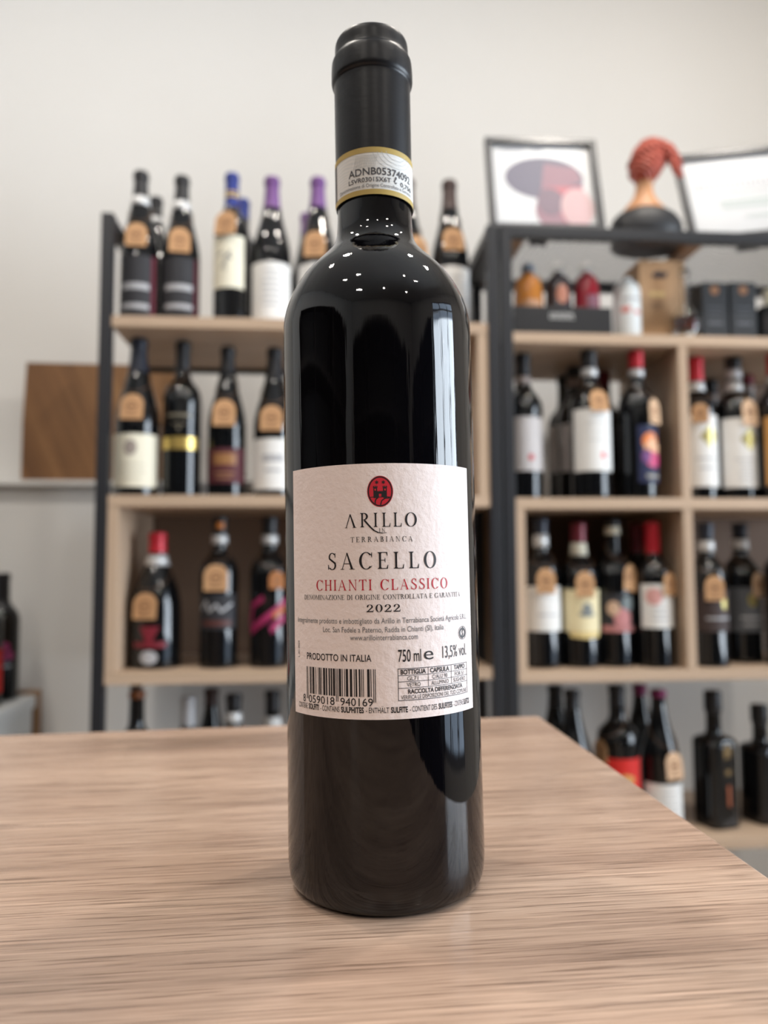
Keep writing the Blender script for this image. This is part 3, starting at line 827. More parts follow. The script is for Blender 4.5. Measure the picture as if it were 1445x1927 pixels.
bottle(437, 330, 1.475, ZL1, 'bordeaux', .0345, 'blue-capped bottle with tall cream label and kraft tag on the top shelf', GA, (C_BLUE, 388), [(M_GOLD, 359, 362), (M_GOLD, 366, 370)],
    [(442, 541, 66, M_CREAM, -14, [('signature', M_GREYINK, [bar(-.2, .35, .1, .62, .05), bar(.1, .62, .35, .55, .05), bar(-.05, .5, .3, .7, .05), bar(-.4, .62, -.1, .68, .04), bar(.0, .3, .1, .6, .05)])])],
    [(402, 446, -12, .042)], 0)
bottle(457, 378, 1.60, ZL1, 'bordeaux', .0365, 'second blue-capped bottle behind the one with the tall cream label', GA, (C_BLUE, 410))
bottle(512, 337, 1.475, ZL1, 'burgundy', .0385, 'purple-capped bottle with broad white label and no tag, top shelf', GA, (C_PURPLE, 390), None,
    [(492, 600, 76, M_WHITE, 6, [(TXT, M_PALEINK, lines(7, .25, .85, .5, .012, 3))])])
bottle(598, 338, 1.48, ZL1, 'burgundy', .0385, 'purple-capped bottle with kraft tag, half hidden by the large bottle', GA, (C_PURPLE, 390), None,
    [(494, 600, 76, M_WHITE, 0, [(TXT, M_PALEINK, lines(6, .25, .85, .5, .012, 4))])], [(440, 487, -8, .042)])
bottle(578, 405, 1.64, ZL1, 'burgundy', .0385, 'purple-capped bottle at the back of the left rack top shelf', GA, (C_PURPLE, 440))
bottle(766, 340, 1.49, ZL1, 'burgundy', .0385, 'dark bottle with kraft tag peeping out right of the large bottle neck', GA, (C_BROWN, 392), None, [(496, 604, 76, M_WHITE)], [(446, 492, 30, .042)])
bottle(845, 343, 1.49, ZL1, 'burgundy', .0385, 'brown-capped bottle with kraft tag between the large bottle and the steel posts', GA, (C_BROWN, 392), None,
    [(500, 608, 76, M_WHITE, 8, [(TXT, M_PALEINK, lines(5, .3, .8, .5, .012, 8)), ('stripe', ML('pale_pink', (.62, .50, .50)), [rect(-.95, .1, -.45, .95)])])], [(432, 474, 2, .042)])
# ---- left rack, middle shelf
bottle(262, 640, 1.475, ZL2, 'burgundy', .0420, 'bottle with cream label and grey round emblem, left end of the middle shelf', GB, (C_NAVY, 699), None,
    [(816, 916, 76, M_CREAM, 0, [(EMB, mat('emblem_taupe', (.33, .28, .25), .6), [disc(-.05, .74, .22, .15, 20)]), (TXT, mat('faint_ink', (.58, .54, .44), .6), lines(3, .15, .42, .5, .012, 1))])], [(744, 791, -2, .042)])
bottle(345, 645, 1.475, ZL2, 'bordeaux', .0365, 'black bottle with shiny gold band beside the cream-labelled bottle', GB, (C_BLACK, 696), None,
    [(822, 845, 68, M_GOLD), (775, 812, 40, None, 0, [(TXT, mat('dim_gold_ink', (.16, .14, .10), .5), [rect(-.9, .75, .9, .92), rect(-.5, .35, .5, .42), rect(-.1, .05, .1, .25)])])], [(752, 796, -78, .040)])
bottle(429, 655, 1.475, ZL2, 'burgundy', .0365, 'bottle with dark red label and gold plate on the middle shelf', GB, (C_BLACK, 700), None,
    [(843, 909, 78, ML('maroon', (.09, .022, .03)), 0, [('plate', mat('plate_gold', (.30, .14, .05), .5), [rect(-.45, .52, .45, .85)]), (TXT, M_KRAFTINK, [rect(-.4, .25, .4, .31), rect(-.3, .12, .3, .17)])])], [(754, 803, -2, .042)])
bottle(517, 657, 1.475, ZL2, 'burgundy', .0400, 'white-labelled bottle with kraft tag on the middle shelf beside the large bottle', GB, (C_BLACK, 715), None,
    [(825, 921, 74, M_WHITE, 0, [(TXT, M_PALEINK, [rect(-.4, .55, .4, .68), rect(-.3, .35, .3, .40)])])], [(766, 812, -4, .042)])
# ---- left rack, lower cube
bottle(297, 1003, 1.49, ZL3, 'wide', .0475, 'broad dark bottle with red cap and red goblet print in the lower cube', GC, (C_RED, 1040), [(M_SILVER, 1045, 1065)],
    [(1178, 1255, 52, None, -4, [('goblet_print', mat('goblet_red', (.19, .012, .025), .5), [rect(-.75, .46, .75, .60), [(-.45, .98), (.45, .98), (.12, .60), (-.12, .60)]]), (TXT, M_PALEINK, [disc(.0, .22, .38, .17, 16)])])],
    [(1116, 1165, -14, .046)])
e = bottle(414, 972, 1.475, ZL3, 'bordeaux', .0365, 'bottle with orange neck seal and white script label in the lower cube', GC, (C_BLACK, 1004), [(M_SILVER, 1007, 1024)],
    [(1118, 1185, 64, BLK, 0, [('script', M_PALEINK, [bar(-.8, .55, -.5, .8, .08), bar(-.5, .8, -.35, .5, .08), bar(-.35, .5, 0, .7, .08), bar(0, .7, .2, .5, .08), bar(.2, .5, .75, .72, .08)]), ('stripe', mat('brown_ink', (.10, .03, .025), .5), [rect(-.7, .1, .7, .25)])])],
    [(1063, 1112, -2, .044)])
wrap('neck_seal', [rect(-.0065, .262, .0075, .282)], .0365*.377, .0012, mat('orange_seal', (.55, .17, .02), .5), e, R(10))
bottle(508, 972, 1.475, ZL3, 'bordeaux', .0375, 'dark bottle with magenta swirl print in the lower cube beside the large bottle', GC, (C_BLACK, 1004), [(M_SILVER, 1007, 1024)],
    [(1122, 1198, 66, None, 0, [('swirl_print', mat('swirl_magenta', (.33, .02, .10), .5), [bar(-.9, .7, -.2, .95, .16), bar(-.9, .1, .3, .62, .2), bar(.3, .62, .9, .9, .18), bar(-.95, .25, -.75, .75, .18), bar(.1, .15, .8, .5, .2)]),
        ('swirl_print', mat('swirl_orange', (.45, .12, .02), .5), [bar(.2, .5, .8, .7, .14)])])], [(1076, 1108, 24, .030, paper('orange_card', (.38, .14, .04), .2))])
# ---- below the lower cube
bottle(258, 1300, 1.475, ZL4, 'bordeaux', .0365, 'amber-topped dark bottle under the lower cube beside the left post', GD, (capm('amber', (.20, .06, .015)), 1316))
bottle(355, 1312, 1.50, ZL4, 'bordeaux', .0360, 'silver-capped bottle under the lower cube of the left rack', GD, (C_SILV, 1368))
bottle(398, 1296, 1.58, ZL4, 'burgundy', .0370, 'slender dark bottle behind and right of the silver-capped one', GD, (C_BROWN, 1330))
bottle(440, 1306, 1.475, ZL4, 'bordeaux', .0370, 'black-capped bottle with pale neck band under the lower cube', GD, (C_BLACK, 1336), [(M_SILVER, 1342, 1362)])
bottle(513, 1300, 1.52, ZL4, 'bordeaux', .0370, 'dark bottle under the lower cube touching the outline of the large bottle', GD, (C_BLACK, 1340), [(M_WHITE, 1350, 1370)])
# ---- right rack, middle shelf
bottle(983, 668, 1.49, ZR2, 'bordeaux', .0370, 'bottle with greyish label and red drop, half behind the right rack post', GE, (C_BLACK, 705), [(mat('taupe_strip', (.33, .27, .25), .5), 708, 722)],
    [(784, 886, 62, ML('grey_white', (.56, .53, .53)), 0, [('red_mark', C_RED, [disc(.1, .25, .14, .06, 12)])])])
bottle(1060, 690, 1.645, ZR2, 'bordeaux', .0370, 'dark bottle at the back left of the big white-labelled one', GE, (C_BLACK, 720), None, [(800, 888, 62, ML('grey_white', (.5, .5, .5)), -20)])
bottle(1079, 676, 1.565, ZR2, 'bordeaux', .0370, 'dark bottle squeezed directly behind the big white-labelled one', GE, (C_BLACK, 708), [(mat('taupe_strip'), 710, 728)], [(796, 886, 62, ML('grey_white', (.5, .5, .5)), -10)])
bottle(1107, 655, 1.475, ZR2, 'bordeaux', .0385, 'bottle with big plain white label and small red mark, middle shelf', GE, (C_BLACK, 690), [(M_SILVER, 692, 708)],
    [(768, 886, 74, M_WHITE, 0, [('red_mark', C_RED, [disc(.25, .25, .10, .06, 12)]), (TXT, ML('faint', (.62, .62, .61)), lines(3, .5, .75, .5, .01, 5))])], [(736, 776, 6, .036)])
bottle(1134, 684, 1.60, ZR2, 'bordeaux', .0370, 'dark red capped bottle behind the big white-labelled one', GE, (C_DRED, 730))
bottle(1195, 650, 1.475, ZR2, 'bordeaux', .0365, 'red-capped bottle with colourful orange and purple label, middle shelf', GE, (C_RED, 692), [(M_SILVER, 694, 708)],
    [(800, 908, 46, ML('navy', (.02, .025, .07)), 22, [('art_orange', mat('art_orange', (.72, .20, .04), .5), [disc(-.1, .72, .62, .16, 18)]), ('art_yellow', mat('art_peach', (.75, .42, .24), .5), [disc(.3, .60, .5, .12, 18), bar(-.6, .6, .2, .78, .1)]),
        ('art_pink', mat('art_pink', (.50, .03, .14), .5), [disc(.1, .40, .65, .14, 18)]), ('art_violet', mat('art_violet', (.16, .06, .20), .5), [disc(-.5, .45, .3, .12, 14)]), ('art_caption', mat('art_grey', (.30, .28, .24), .5), [rect(-.5, .08, .5, .14)])])], [(752, 798, 34, .034, M_KRAFT2)])
DIA = mat('gold_diamond', (.50, .42, .16), .35, metal=.6)
dia = lambda u, v, a, b: [[(u-a, v), (u, v-b), (u+a, v), (u, v+b)]]
bottle(1308, 675, 1.475, ZR2, 'bordeaux', .0365, 'red-capped bottle with gold diamond label against the wooden divider', GE, (C_RED, 716), [(M_SILVER, 718, 736)],
    [(780, 916, 68, M_WHITE, 0, [('diamond', DIA, dia(.14, .70, .45, .155)), (TXT, M_PALEINK, [rect(-.5, .38, .5, .40), rect(-.4, .25, .4, .27)])])], [(762, 797, -18, .032)])
bottle(1336, 716, 1.60, ZR2, 'bordeaux', .0370, 'dim dark bottle between and behind the two gold diamond bottles', GE, (C_BLACK, 740), [(mat('taupe_strip'), 742, 752)])
bottle(1379, 675, 1.475, ZR2, 'bordeaux', .0385, 'black-capped bottle with gold diamond on a broad pale label', GE, (C_BLACK, 700), [(M_SILVER, 718, 737), (C_SILV, 694, 712)],
    [(786, 917, 72, M_WHITE, 0, [('diamond', DIA, dia(.15, .69, .40, .16)), (TXT, M_PALEINK, lines(4, .1, .4, .5, .008, 9))])], [(754, 803, 12, .036, M_KRAFT2)])
bottle(1404, 690, 1.61, ZR2, 'bordeaux', .0370, 'dull red-capped bottle at the back right of the diamond labels', GE, (C_DRED, 722), [(mat('taupe_strip'), 724, 738)])
bottle(1456, 664, 1.475, ZR2, 'bordeaux', .0370, 'red-capped bottle with orange label cut by the right picture edge', GE, (C_RED, 704), [(M_SILVER, 707, 722)],
    [(782, 912, 68, ML('orange', (.62, .32, .10)), 0, [(TXT, M_KRAFTINK, lines(4, .2, .7, .6, .012, 2))])])
# ---- right rack, lower cubes
bottle(1016, 976, 1.475, ZR3, 'bordeaux', .0365, 'silver-necked bottle with plain white label at the left of the lower cube', GF, (C_NAVY, 1004), [(M_SILVER, 1006, 1030)],
    [(1104, 1189, 72, M_WHITE, 0, [(TXT, M_PALEINK, [bar(-.7, .75, -.5, .85, .03), bar(-.5, .85, -.4, .7, .03), rect(-.4, .35, .6, .38)])])], [(1070, 1117, -2, .036)])
bottle(1087, 985, 1.475, ZR3, 'bordeaux', .0375, 'maroon-capped bottle with scalloped yellow cream label, lower cube', GF, (C_DRED, 1020), [(ML('ivory', (.68, .64, .52)), 1022, 1046)],
    [(1110, 1190, 74, ML('butter', (.80, .70, .44)), 0, [(EMB, mat('emblem_blue_grey', (.20, .22, .22), .6), [disc(.05, .55, .22, .13, 16), disc(.05, .42, .34, .07, 12)]), ('lower_lobe', ML('butter2', (.74, .58, .26)), [[(-.7, .0), (.7, .0), (.62, -.13), (.0, -.16), (-.62, -.13)]])])], [(1076, 1124, -2, .036)])
bottle(1151, 978, 1.475, ZR3, 'bordeaux', .0360, 'dark bottle with tilted tag and pink floral label, lower cube', GF, (C_BLACK, 990), [(ML('ivory'), 991, 1006)],
    [(1118, 1190, 66, BLK, 0, [('floral', ML('rose', (.52, .22, .22)), [disc(.1, .35, .45, .28, 16), rect(-.9, .0, .9, .16)]), ('floral', ML('peach', (.62, .42, .30)), [disc(-.35, .62, .3, .2, 14)]), ('floral', ML('sage', (.20, .24, .25)), [disc(.4, .75, .35, .2, 14)])])], [(1062, 1112, 26, .032, M_KRAFT, -12)])
bottle(1226, 983, 1.455, ZR3, 'bordeaux', .0360, 'bright red capped bottle with pinkish white label beside the divider', GF, (C_RED, 1042), None,
    [(1100, 1183, 58, M_WHITE, -6, [('pink_print', ML('pink', (.68, .36, .34)), [disc(-.3, .72, .45, .2, 16)]), (TXT, M_PALEINK, lines(3, .2, .45, .5, .012, 6))])], [(1078, 1122, 28, .034)])
bottle(1199, 986, 1.53, ZR3, 'bordeaux', .0365, 'dark red capped bottle behind the bright red capped one', GF, (C_DRED, 1040))
bottle(1327, 985, 1.455, ZR3, 'bordeaux', .0365, 'dark brown label bottle with gold medal right of the divider', GF, (C_NAVY, 1014), [(M_SILVER, 1018, 1038)],
    [(1112, 1190, 68, ML('brown', (.055, .038, .036)), 0, [(EMB, DIA, [disc(.4, .68, .16, .15, 16)]), (TXT, M_PALEINK, [rect(-.5, .3, .7, .35)])])], [(1084, 1130, -8, .036)])
bottle(1391, 985, 1.505, ZR3, 'bordeaux', .0375, 'grey label bottle with gold medal and hanging tag near the right edge', GF, (C_NAVY, 1012), [(M_SILVER, 1015, 1034)],
    [(1106, 1190, 72, ML('slate', (.10, .105, .115)), 0, [(EMB, DIA, [disc(.02, .72, .22, .16, 18)]), (TXT, M_PALEINK, [rect(-.5, .3, .5, .35), rect(-.4, .15, .4, .19)])])], [(1078, 1124, 22, .034, M_KRAFT2)])
bottle(1470, 975, 1.445, ZR3, 'bordeaux', .0365, 'bottle with pale pink label cut by the right picture edge', GF, (C_BLACK, 982), [(ML('ivory'), 986, 1010)],
    [(1120, 1208, 70, ML('blush', (.62, .46, .44)))])
# ---- right rack, bottom shelf
bottle(1044, 1290, 1.57, ZR4, 'burgundy', .0380, 'dark bottle just behind the far right corner of the counter', GG, (C_BLACK, 1330))
bottle(1076, 1298, 1.475, ZR4, 'burgundy', .0385, 'second dark bottle behind the counter corner', GG, (C_BLACK, 1336))
bottle(1160, 1290, 1.475, ZR4, 'bordeaux', .0400, 'round-shouldered bottle with bright red label above the counter edge', GG, (C_BLACK, 1330), None,
    [(1430, 1496, 70, ML('scarlet', (.62, .025, .02)), 0, [(TXT, ML('orange'), [disc(.0, .4, .35, .16, 14)])])], [(1395, 1440, -74, .040)])
bottle(1203, 1288, 1.60, ZR4, 'burgundy', .0380, 'maroon-capped bottle behind the red-labelled and magenta-capped ones', GG, (C_MAG, 1310))
bottle(1238, 1298, 1.475, ZR4, 'burgundy', .0385, 'magenta-capped bottle with kraft tag and white label, bottom shelf', GG, (C_MAG, 1314), None,
    [(1478, 1560, 74, M_WHITE, 0, [(TXT, M_PALEINK, lines(5, .2, .8, .5, .012, 12))])], [(1414, 1466, 16, .038, M_KRAFT2)])
GPR = mat('dull_gold_print', (.20, .12, .03), .5)
sqart = [('gold_print', GPR, [disc(.1, .86, .34, .07, 14), rect(-.15, .90, .35, .95), bar(-.2, .80, .4, .84, .04), rect(-.1, .60, .3, .66), bar(-.15, .64, .35, .62, .02)]), ('orange_print', mat('orange_print', (.30, .07, .015), .5), [rect(0, .30, .24, .48), disc(.12, .28, .14, .05, 10)])]
bottle(1340, 1300, 1.475, ZR4, 'square', .0335, 'square-shouldered black bottle with gold print on the bottom shelf', 'square black bottles', (C_BLACK, 1345), None, [(1395, 1568, 46, None, 0, sqart)], (), 12, name='spirit_bottle', cat='bottle')
bottle(1428, 1326, 1.49, ZR4, 'square', .0335, 'second square-shouldered black bottle, cut by the right picture edge', 'square black bottles', (C_BLACK, 1368), None, [(1402, 1566, 46, None, 0, sqart)], (), 14, name='spirit_bottle', cat='bottle')

# ================================================================== things on the right rack's cube shelf
p0, p1 = at(966, 600, 1.42), at(1152, 600, 1.42)
tr = tag(empty('display_tray', ((p0.x+p1.x)/2, 1.475, ZR1+.0004)), 'black display tray with pale lettering holding three small bottles', 'tray')
hw = (p1.x-p0.x)/2
box('tray_front', -hw, hw, -.055, -.050, .0, at(1050, 577, 1.42).z-ZR1, M_BLACK, tr, .001)
box('tray_base', -hw, hw, -.050, .06, .0, .012, M_BLACK, tr, .001)
box('tray_side', -hw, -hw+.004, -.050, .06, .012, .040, M_BLACK, tr, .001)
box('tray_side', hw-.004, hw, -.050, .06, .012, .040, M_BLACK, tr, .001)
zt = (at(1050, 595, 1.42).z-ZR1)
lt = []
rn = random.Random(5)
for k in range(9):
    x = -.022+k*.0055-.004; lt += [rect(x, zt-.006, x+.0016, zt+.006), rect(x, zt-.006+.010*(k % 2), x+.0042, zt-.0045+.010*(k % 2))]
flat('pale_lettering', lt, M_WHITE, tr, -.0556)
def mini(x, top, wpx, label, gcol, stop_mat, art=None):
    Y = 1.457; c = at(x, top, Y); z = ZR1+.0128; h = c.z-z; r = wpx/2*1.475/1420
    e = tag(empty('liqueur_bottle', (c.x, Y, z)), label, 'bottle', 'small bottles in the black tray')
    P = smooth_profile([(r*.90, 0), (r*.98, .004), (r, .012), (r*.98, h*.40), (r*.93, h*.60), (r*.82, h*.74), (r*.60, h*.80), (r*.33, h*.83), (r*.30, h*.86)], 4)
    lathe('glass', P, gcol, e, 32)
    lathe('stopper', smooth_profile([(r*.28, h*.86), (r*.42, h*.865), (r*.45, h*.90), (r*.40, h*.96), (r*.22, h*.99), (.002, h)], 3), stop_mat, e, 20)
    if art: 
        for nm, mm, polys in art: wrap(nm, [[(a*r, b*h) for a, b in p] for p in polys], r, .0008, mm, e)
AMB = mat('amber_spirit', (.62, .24, .05), .06, trans=.45, ior=1.4); RUBY = mat('ruby_spirit', (.32, .02, .035), .06, trans=.4, ior=1.4); DKS = mat('dark_spirit', (.03, .022, .025), .08)
mini(993, 496, 58, 'small amber bottle in the tray with blue-grey stopper', AMB, mat('blue_grey_stopper', (.10, .13, .17), .3), [('label', mat('amber_label', (.42, .22, .12), .5), [rect(-.6, .1, .6, .42)])])
mini(1049, 494, 52, 'small dark bottle with flesh-coloured print in the tray middle', DKS, M_CLEAR, [('print', mat('flesh_print', (.42, .17, .11), .6), [disc(0, .50, .45, .13, 16)]), ('print', mat('blue_grey_print', (.10, .12, .16), .6), [rect(-.35, .22, .35, .33)])])
mini(1102, 494, 51, 'small ruby red bottle at the right of the tray', RUBY, M_CLEAR, [('label', mat('plum_label', (.17, .06, .09), .5), [rect(-.3, .12, .6, .5)])])
# frosted white bottle
c = at(1178, 526, 1.465); h = c.z-ZR1
e = tag(empty('spirit_bottle', (c.x, 1.465, ZR1+.0004)), 'frosted white bottle with faint red print between tray and tan box', 'bottle')
r = .027
FR = mat('frosted_glass', (.80, .84, .85), .35, trans=.25)
lathe('glass', smooth_profile([(r*.9, 0), (r, .005), (r, h*.5), (r, h*.76), (r*.94, h*.85), (r*.75, h*.91), (r*.45, h*.95), (r*.4, h*.97), (r*.4, h)], 4), FR, e, 32)
wrap('red_print', [rect(-.022, h*.42, -.004, h*.52), rect(.004, h*.40, .018, h*.46)], r, .0006, mat('pale_red_print', (.62, .26, .24), .5), e)
wrap('grey_print', [rect(-.02, h*.62, .02, h*.655)], r, .0006, M_PALEINK, e)
# tan gift box
pa, pb = at(1215, 600, 1.45), at(1302, 600, 1.45); h = at(1250, 481, 1.45).z-ZR1
hx = (pb.x-pa.x)/2
e = tag(empty('gift_box', ((pa.x+pb.x)/2, 1.52, ZR1+.0004)), 'tall tan cardboard box with dark emblem behind the glass decanter', 'box')
box('carton', -hx, hx, -.045, .035, 0, h, paper('tan_carton', (.47, .29, .16), .15), e, .0015)
flat('emblem', [disc(-.005, h*.83, .016, .007, 18), bar(-.02, h*.80, .012, h*.86, .004)], mat('emblem_ink', (.09, .07, .08), .6), e, -.0456)
flat('gold_plate', [rect(-.028, h*.57, .004, h*.63)], mat('plate_pale_gold', (.66, .47, .22), .5), e, -.0456)
flat(TXT, [rect(-.024, h*.46, .0, h*.49), rect(-.02, h*.43, -.004, h*.445)], mat('brown_print', (.28, .17, .10), .6), e, -.0456)
# decanter
c = at(1288, 507, 1.445); h = c.z-ZR1
e = tag(empty('glass_decanter', (c.x, 1.447, ZR1+.0004)), 'clear slim-necked decanter with reddish liquor in front of the tan box', 'decanter')
r = .0275
outer = [(r*.86, .0), (r*.9, .003), (r*.86, .012), (r*.98, .022), (r, .036), (r*.9, .052), (r*.6, .066), (r*.36, .076), (r*.29, .084), (r*.28, h*.90), (r*.38, h*.92), (r*.4, h*.97), (r*.3, h)]
inner = [(r*.2, h*.9), (r*.2, .084), (r*.5, .066), (r*.8, .052), (r*.9, .036), (r*.88, .022), (.002, .018)]
lathe('glass', smooth_profile(outer, 4)+smooth_profile(inner, 3), M_CLEAR, e, 36)
lathe('liquor', smooth_profile([(.002, .0185), (r*.86, .0225), (r*.88, .036), (r*.80, .049), (.002, .0492)], 3), mat('red_liquor', (.55, .10, .06), .05, trans=.5, ior=1.35), e, 32)
# black cartons
for x0, x1, lb in ((1322, 1370, 'matt black carton with copper emblem beside the tan box'), (1376, 1424, 'matt black carton with copper emblem, the one nearer the right edge')):
    pa, pb = at(x0, 600, 1.46), at(x1, 600, 1.46); hx = (pb.x-pa.x)/2; h = at(x0, 531, 1.46).z-ZR1
    e = tag(empty('bottle_carton', ((pa.x+pb.x)/2, 1.495, ZR1+.0004)), lb, 'box', 'matt black cartons')
    box('carton', -hx, hx, -.035, .03, 0, h, mat('matt_black_card', (.022, .024, .028), .5), e, .0015)
    flat('copper_emblem', [disc(0, h*.87, .0095, .0095, 16)], mat('copper_ink', (.32, .15, .07), .45), e, -.0356)
    flat(TXT, [rect(-hx*.6, h*.58, hx*.6, h*.60), rect(-hx*.5, h*.48, hx*.5, h*.50), rect(-hx*.55, h*.32, hx*.55, h*.37)], mat('dim_silver_ink', (.10, .105, .12), .5), e, -.0356)
bottle(1447, 548, 1.475, ZR1, 'bordeaux', .030, 'small dark bottle with ivory cap at the right picture edge', None, (M_CREAM, 582), None, [(592, 622, 60, BLK)], name='spirit_bottle', cat='bottle')

# ================================================================== on the mesh top: frames and bust
ZM = ZT
def picture_frame(label, pl, pr_, ytop_px, xtop_px, Y, yaw, lean, roll, art, wid=None, hei=None):
    a, b = at(pl, 430, Y), at(pr_, 430, Y)
    w = wid or (b.x-a.x)/math.cos(yaw); h = hei
    e = tag(empty('picture_frame', (a.x, Y, ZM+.0045)), label, 'picture frame', 'framed prints on the rack')
    e.rotation_mode = 'XYZ'
    e.rotation_euler = Matrix.Rotation(yaw, 3, 'Z').to_4x4().to_3x3().__matmul__(Matrix.Rotation(-lean, 3, 'X')).__matmul__(Matrix.Rotation(roll, 3, 'Y')).to_euler()
    fw, d = .013, .016
    FM = mat('black_frame', (.014, .015, .02), .3)
    box('rail', 0, w, 0, d, 0, fw, FM, e); box('rail', 0, w, 0, d, h-fw, h, FM, e)
    box('stile', 0, fw, 0, d, fw, h-fw, FM, e); box('stile', w-fw, w, 0, d, fw, h-fw, FM, e)
    sh = box('print_sheet', fw, w-fw, .009, .012, fw, h-fw, mat('print_white', (.58, .59, .61), .35, spec=.5), e, 0)
    for k, (nm, mm, polys) in enumerate(art(w, h)):
        flat(nm, polys, mm, sh, .0087-.0002*k)
    v = [(w*.4, d, h*.7), (w*.6, d, h*.7), (w*.6, d+.004, h*.7), (w*.4, d+.004, h*.7)]
    bz = h*math.cos(lean)*.0
    # easel strut down to the mesh
    ey = .085; ez = ey*math.tan(lean)+.004
    leg = [(w*.42, d+.001, h*.62), (w*.58, d+.001, h*.62), (w*.58, ey, ez), (w*.42, ey, ez)]
    vv = [Vector(q_) for q_ in leg]; n = Vector((0, .003, .001))
    mesh('easel_strut', [*(q_ for q_ in vv), *(q_+n for q_ in vv)], [(0,1,2,3),(7,6,5,4),(0,4,5,1),(1,5,6,2),(2,6,7,3),(3,7,4,0)], FM, e)
    return e
def art1(w, h):
    g = mat('print_grey_violet', (.15, .14, .19), .5); pk = mat('print_mauve', (.30, .17, .21), .5); rd = mat('print_pink', (.48, .15, .18), .5); lp = mat('print_blush', (.56, .37, .38), .5); tx = mat('print_faint', (.36, .36, .41), .5)
    return [('grey_ellipse', g, [disc(w*.51, h*.58, w*.35, h*.23, 40)]), ('mauve_shape', pk, [disc(w*.58, h*.22, w*.17, h*.20, 30), [(w*.52, h*.74), (w*.80, h*.70), (w*.85, h*.56), (w*.62, h*.45), (w*.45, h*.30)]]),
            ('pink_shape', rd, [[(w*.52, h*.48), (w*.86, h*.50), (w*.72, h*.20), (w*.66, h*.10)]]), ('grey_fold', mat('print_grey_mauve', (.20, .14, .18), .5), [disc(w*.55, h*.32, w*.12, h*.15, 26)]), ('blush_disc', lp, [disc(w*.78, h*.26, w*.145, h*.21, 36)]),
            ('faint_lettering', tx, [rect(w*.14, h*.885, w*.36, h*.90), rect(w*.40, h*.885, w*.52, h*.90)])]
def art2(w, h):
    tx = mat('print_faint'); gn = mat('print_pale_green', (.46, .53, .51), .5)
    out = []
    x = w*.13
    for k in range(22):
        out.append(rect(x, h*.60, x+w*.012, h*.65)); out.append(rect(x, h*.60+(k % 3)*.02*h, x+w*.026, h*.607+(k % 3)*.02*h)); x += w*.036
    return [('faint_lettering', tx, out), ('faint_lettering', mat('print_fainter', (.48, .49, .51), .5), [rect(w*.28, h*.53, w*.72, h*.55)]), ('pale_text_block', gn, [rect(w*.26, h*.36, w*.74, h*.39), rect(w*.26, h*.42, w*.74, h*.45)]), ('faint_lettering', gn, [rect(w*.42, h*.24, w*.62, h*.26)])]
picture_frame('black-framed print of grey and pink overlapping round shapes', 924, 1139, 238, 918, 1.425, R(-1.5), R(13), 0, art1, hei=.222)
picture_frame('black-framed pale certificate right of the bust', 1303, 1600, 262, 1265, 1.462, R(-8.5), R(13), R(-4.5), art2, wid=.30, hei=.222)

# bust seen from behind: head wrap, neck, shoulders, dark garment
bc = at(1216, 430, 1.50)
bu = tag(empty('ceramic_bust', (bc.x, 1.50, ZM+.0005)), 'ceramic bust with coral head wrap and black garment between the framed prints', 'bust')
SKIN = mat('terracotta_skin', (.58, .28, .13), .45); GAR = mat('black_garment', (.018, .018, .021), .45)
def loft(name, rings, m, parent, n=28):
    v, f = [], []
    for cx_, cy_, cz_, rx_, ry_ in rings:
        for k in range(n):
            a = 2*math.pi*k/n; v.append((cx_+rx_*math.cos(a), cy_+ry_*math.sin(a), cz_))
    for i in range(len(rings)-1):
        for k in range(n): f.append((i*n+k, i*n+(k+1) % n, (i+1)*n+(k+1) % n, (i+1)*n+k))
    f += [tuple(reversed(range(n))), tuple(range((len(rings)-1)*n, len(rings)*n))]
    return mesh(name, v, f, m, parent, True)
hT = at(1225, 263, 1.50).z-ZM
loft('base', [(0, 0, .0, .074, .046), (0, 0, .006, .078, .05), (0, 0, .014, .077, .049), (0, 0, .018, .070, .044)], mat('dark_brown_plinth', (.07, .03, .018), .4), bu)
loft('garment', [(0, 0, .018, .072, .042), (0, 0, .034, .0775, .046), (0, 0, .050, .0775, .046), (0, -.001, .062, .073, .043), (0, -.002, .073, .063, .039), (0, -.002, .080, .051, .034), (0, -.002, .084, .040, .029)], GAR, bu)
loft('skin', [(0, 0, .066, .064, .030), (-.001, 0, .080, .052, .030), (-.002, 0, .092, .041, .026), (-.003, 0, .104, .0295, .0225), (-.003, 0, .116, .0215, .0195), (-.003, -.001, .130, .0178, .018), (-.002, -.002, .150, .0178, .018), (.002, -.003, .160, .024, .025), (.006, -.004, .175, .029, .030), (.008, -.004, .190, .030, .032), (.008, -.003, .205, .024, .026), (.008, -.003, .212, .012, .013)], SKIN, bu)
# face on the side turned to the wall
bm = bmesh.new()
for (x, y, z, sx_, sy_, sz_) in ((.024, .024, .177, .005, .008, .008), (.033, .014, .183, .004, .004, .003), (.016, .028, .183, .004, .003, .003), (.026, .022, .166, .007, .005, .0025)):
    ret = bmesh.ops.create_uvsphere(bm, u_segments=10, v_segments=6, radius=1)
    for vv in ret['verts']: vv.co = (x+vv.co.x*sx_, y+vv.co.y*sy_, z+vv.co.z*sz_)
bm_obj('face', bm, SKIN, bu, True)
WR = mat('coral_wrap', (.50, .10, .065), .5)
t_, b_ = nt(WR); tc = node(t_, 'ShaderNodeTexCoord'); mp = node(t_, 'ShaderNodeMapping'); mp.inputs['Rotation'].default_value = (.3, .9, .2)
t_.links.new(tc.outputs['Object'], mp.inputs[0]); wv = node(t_, 'ShaderNodeTexWave', Scale=38.0, Distortion=3.0); t_.links.new(mp.outputs[0], wv.inputs['Vector'])
bump(t_, b_, wv.outputs[0], .8, .004)
k = hT-.152
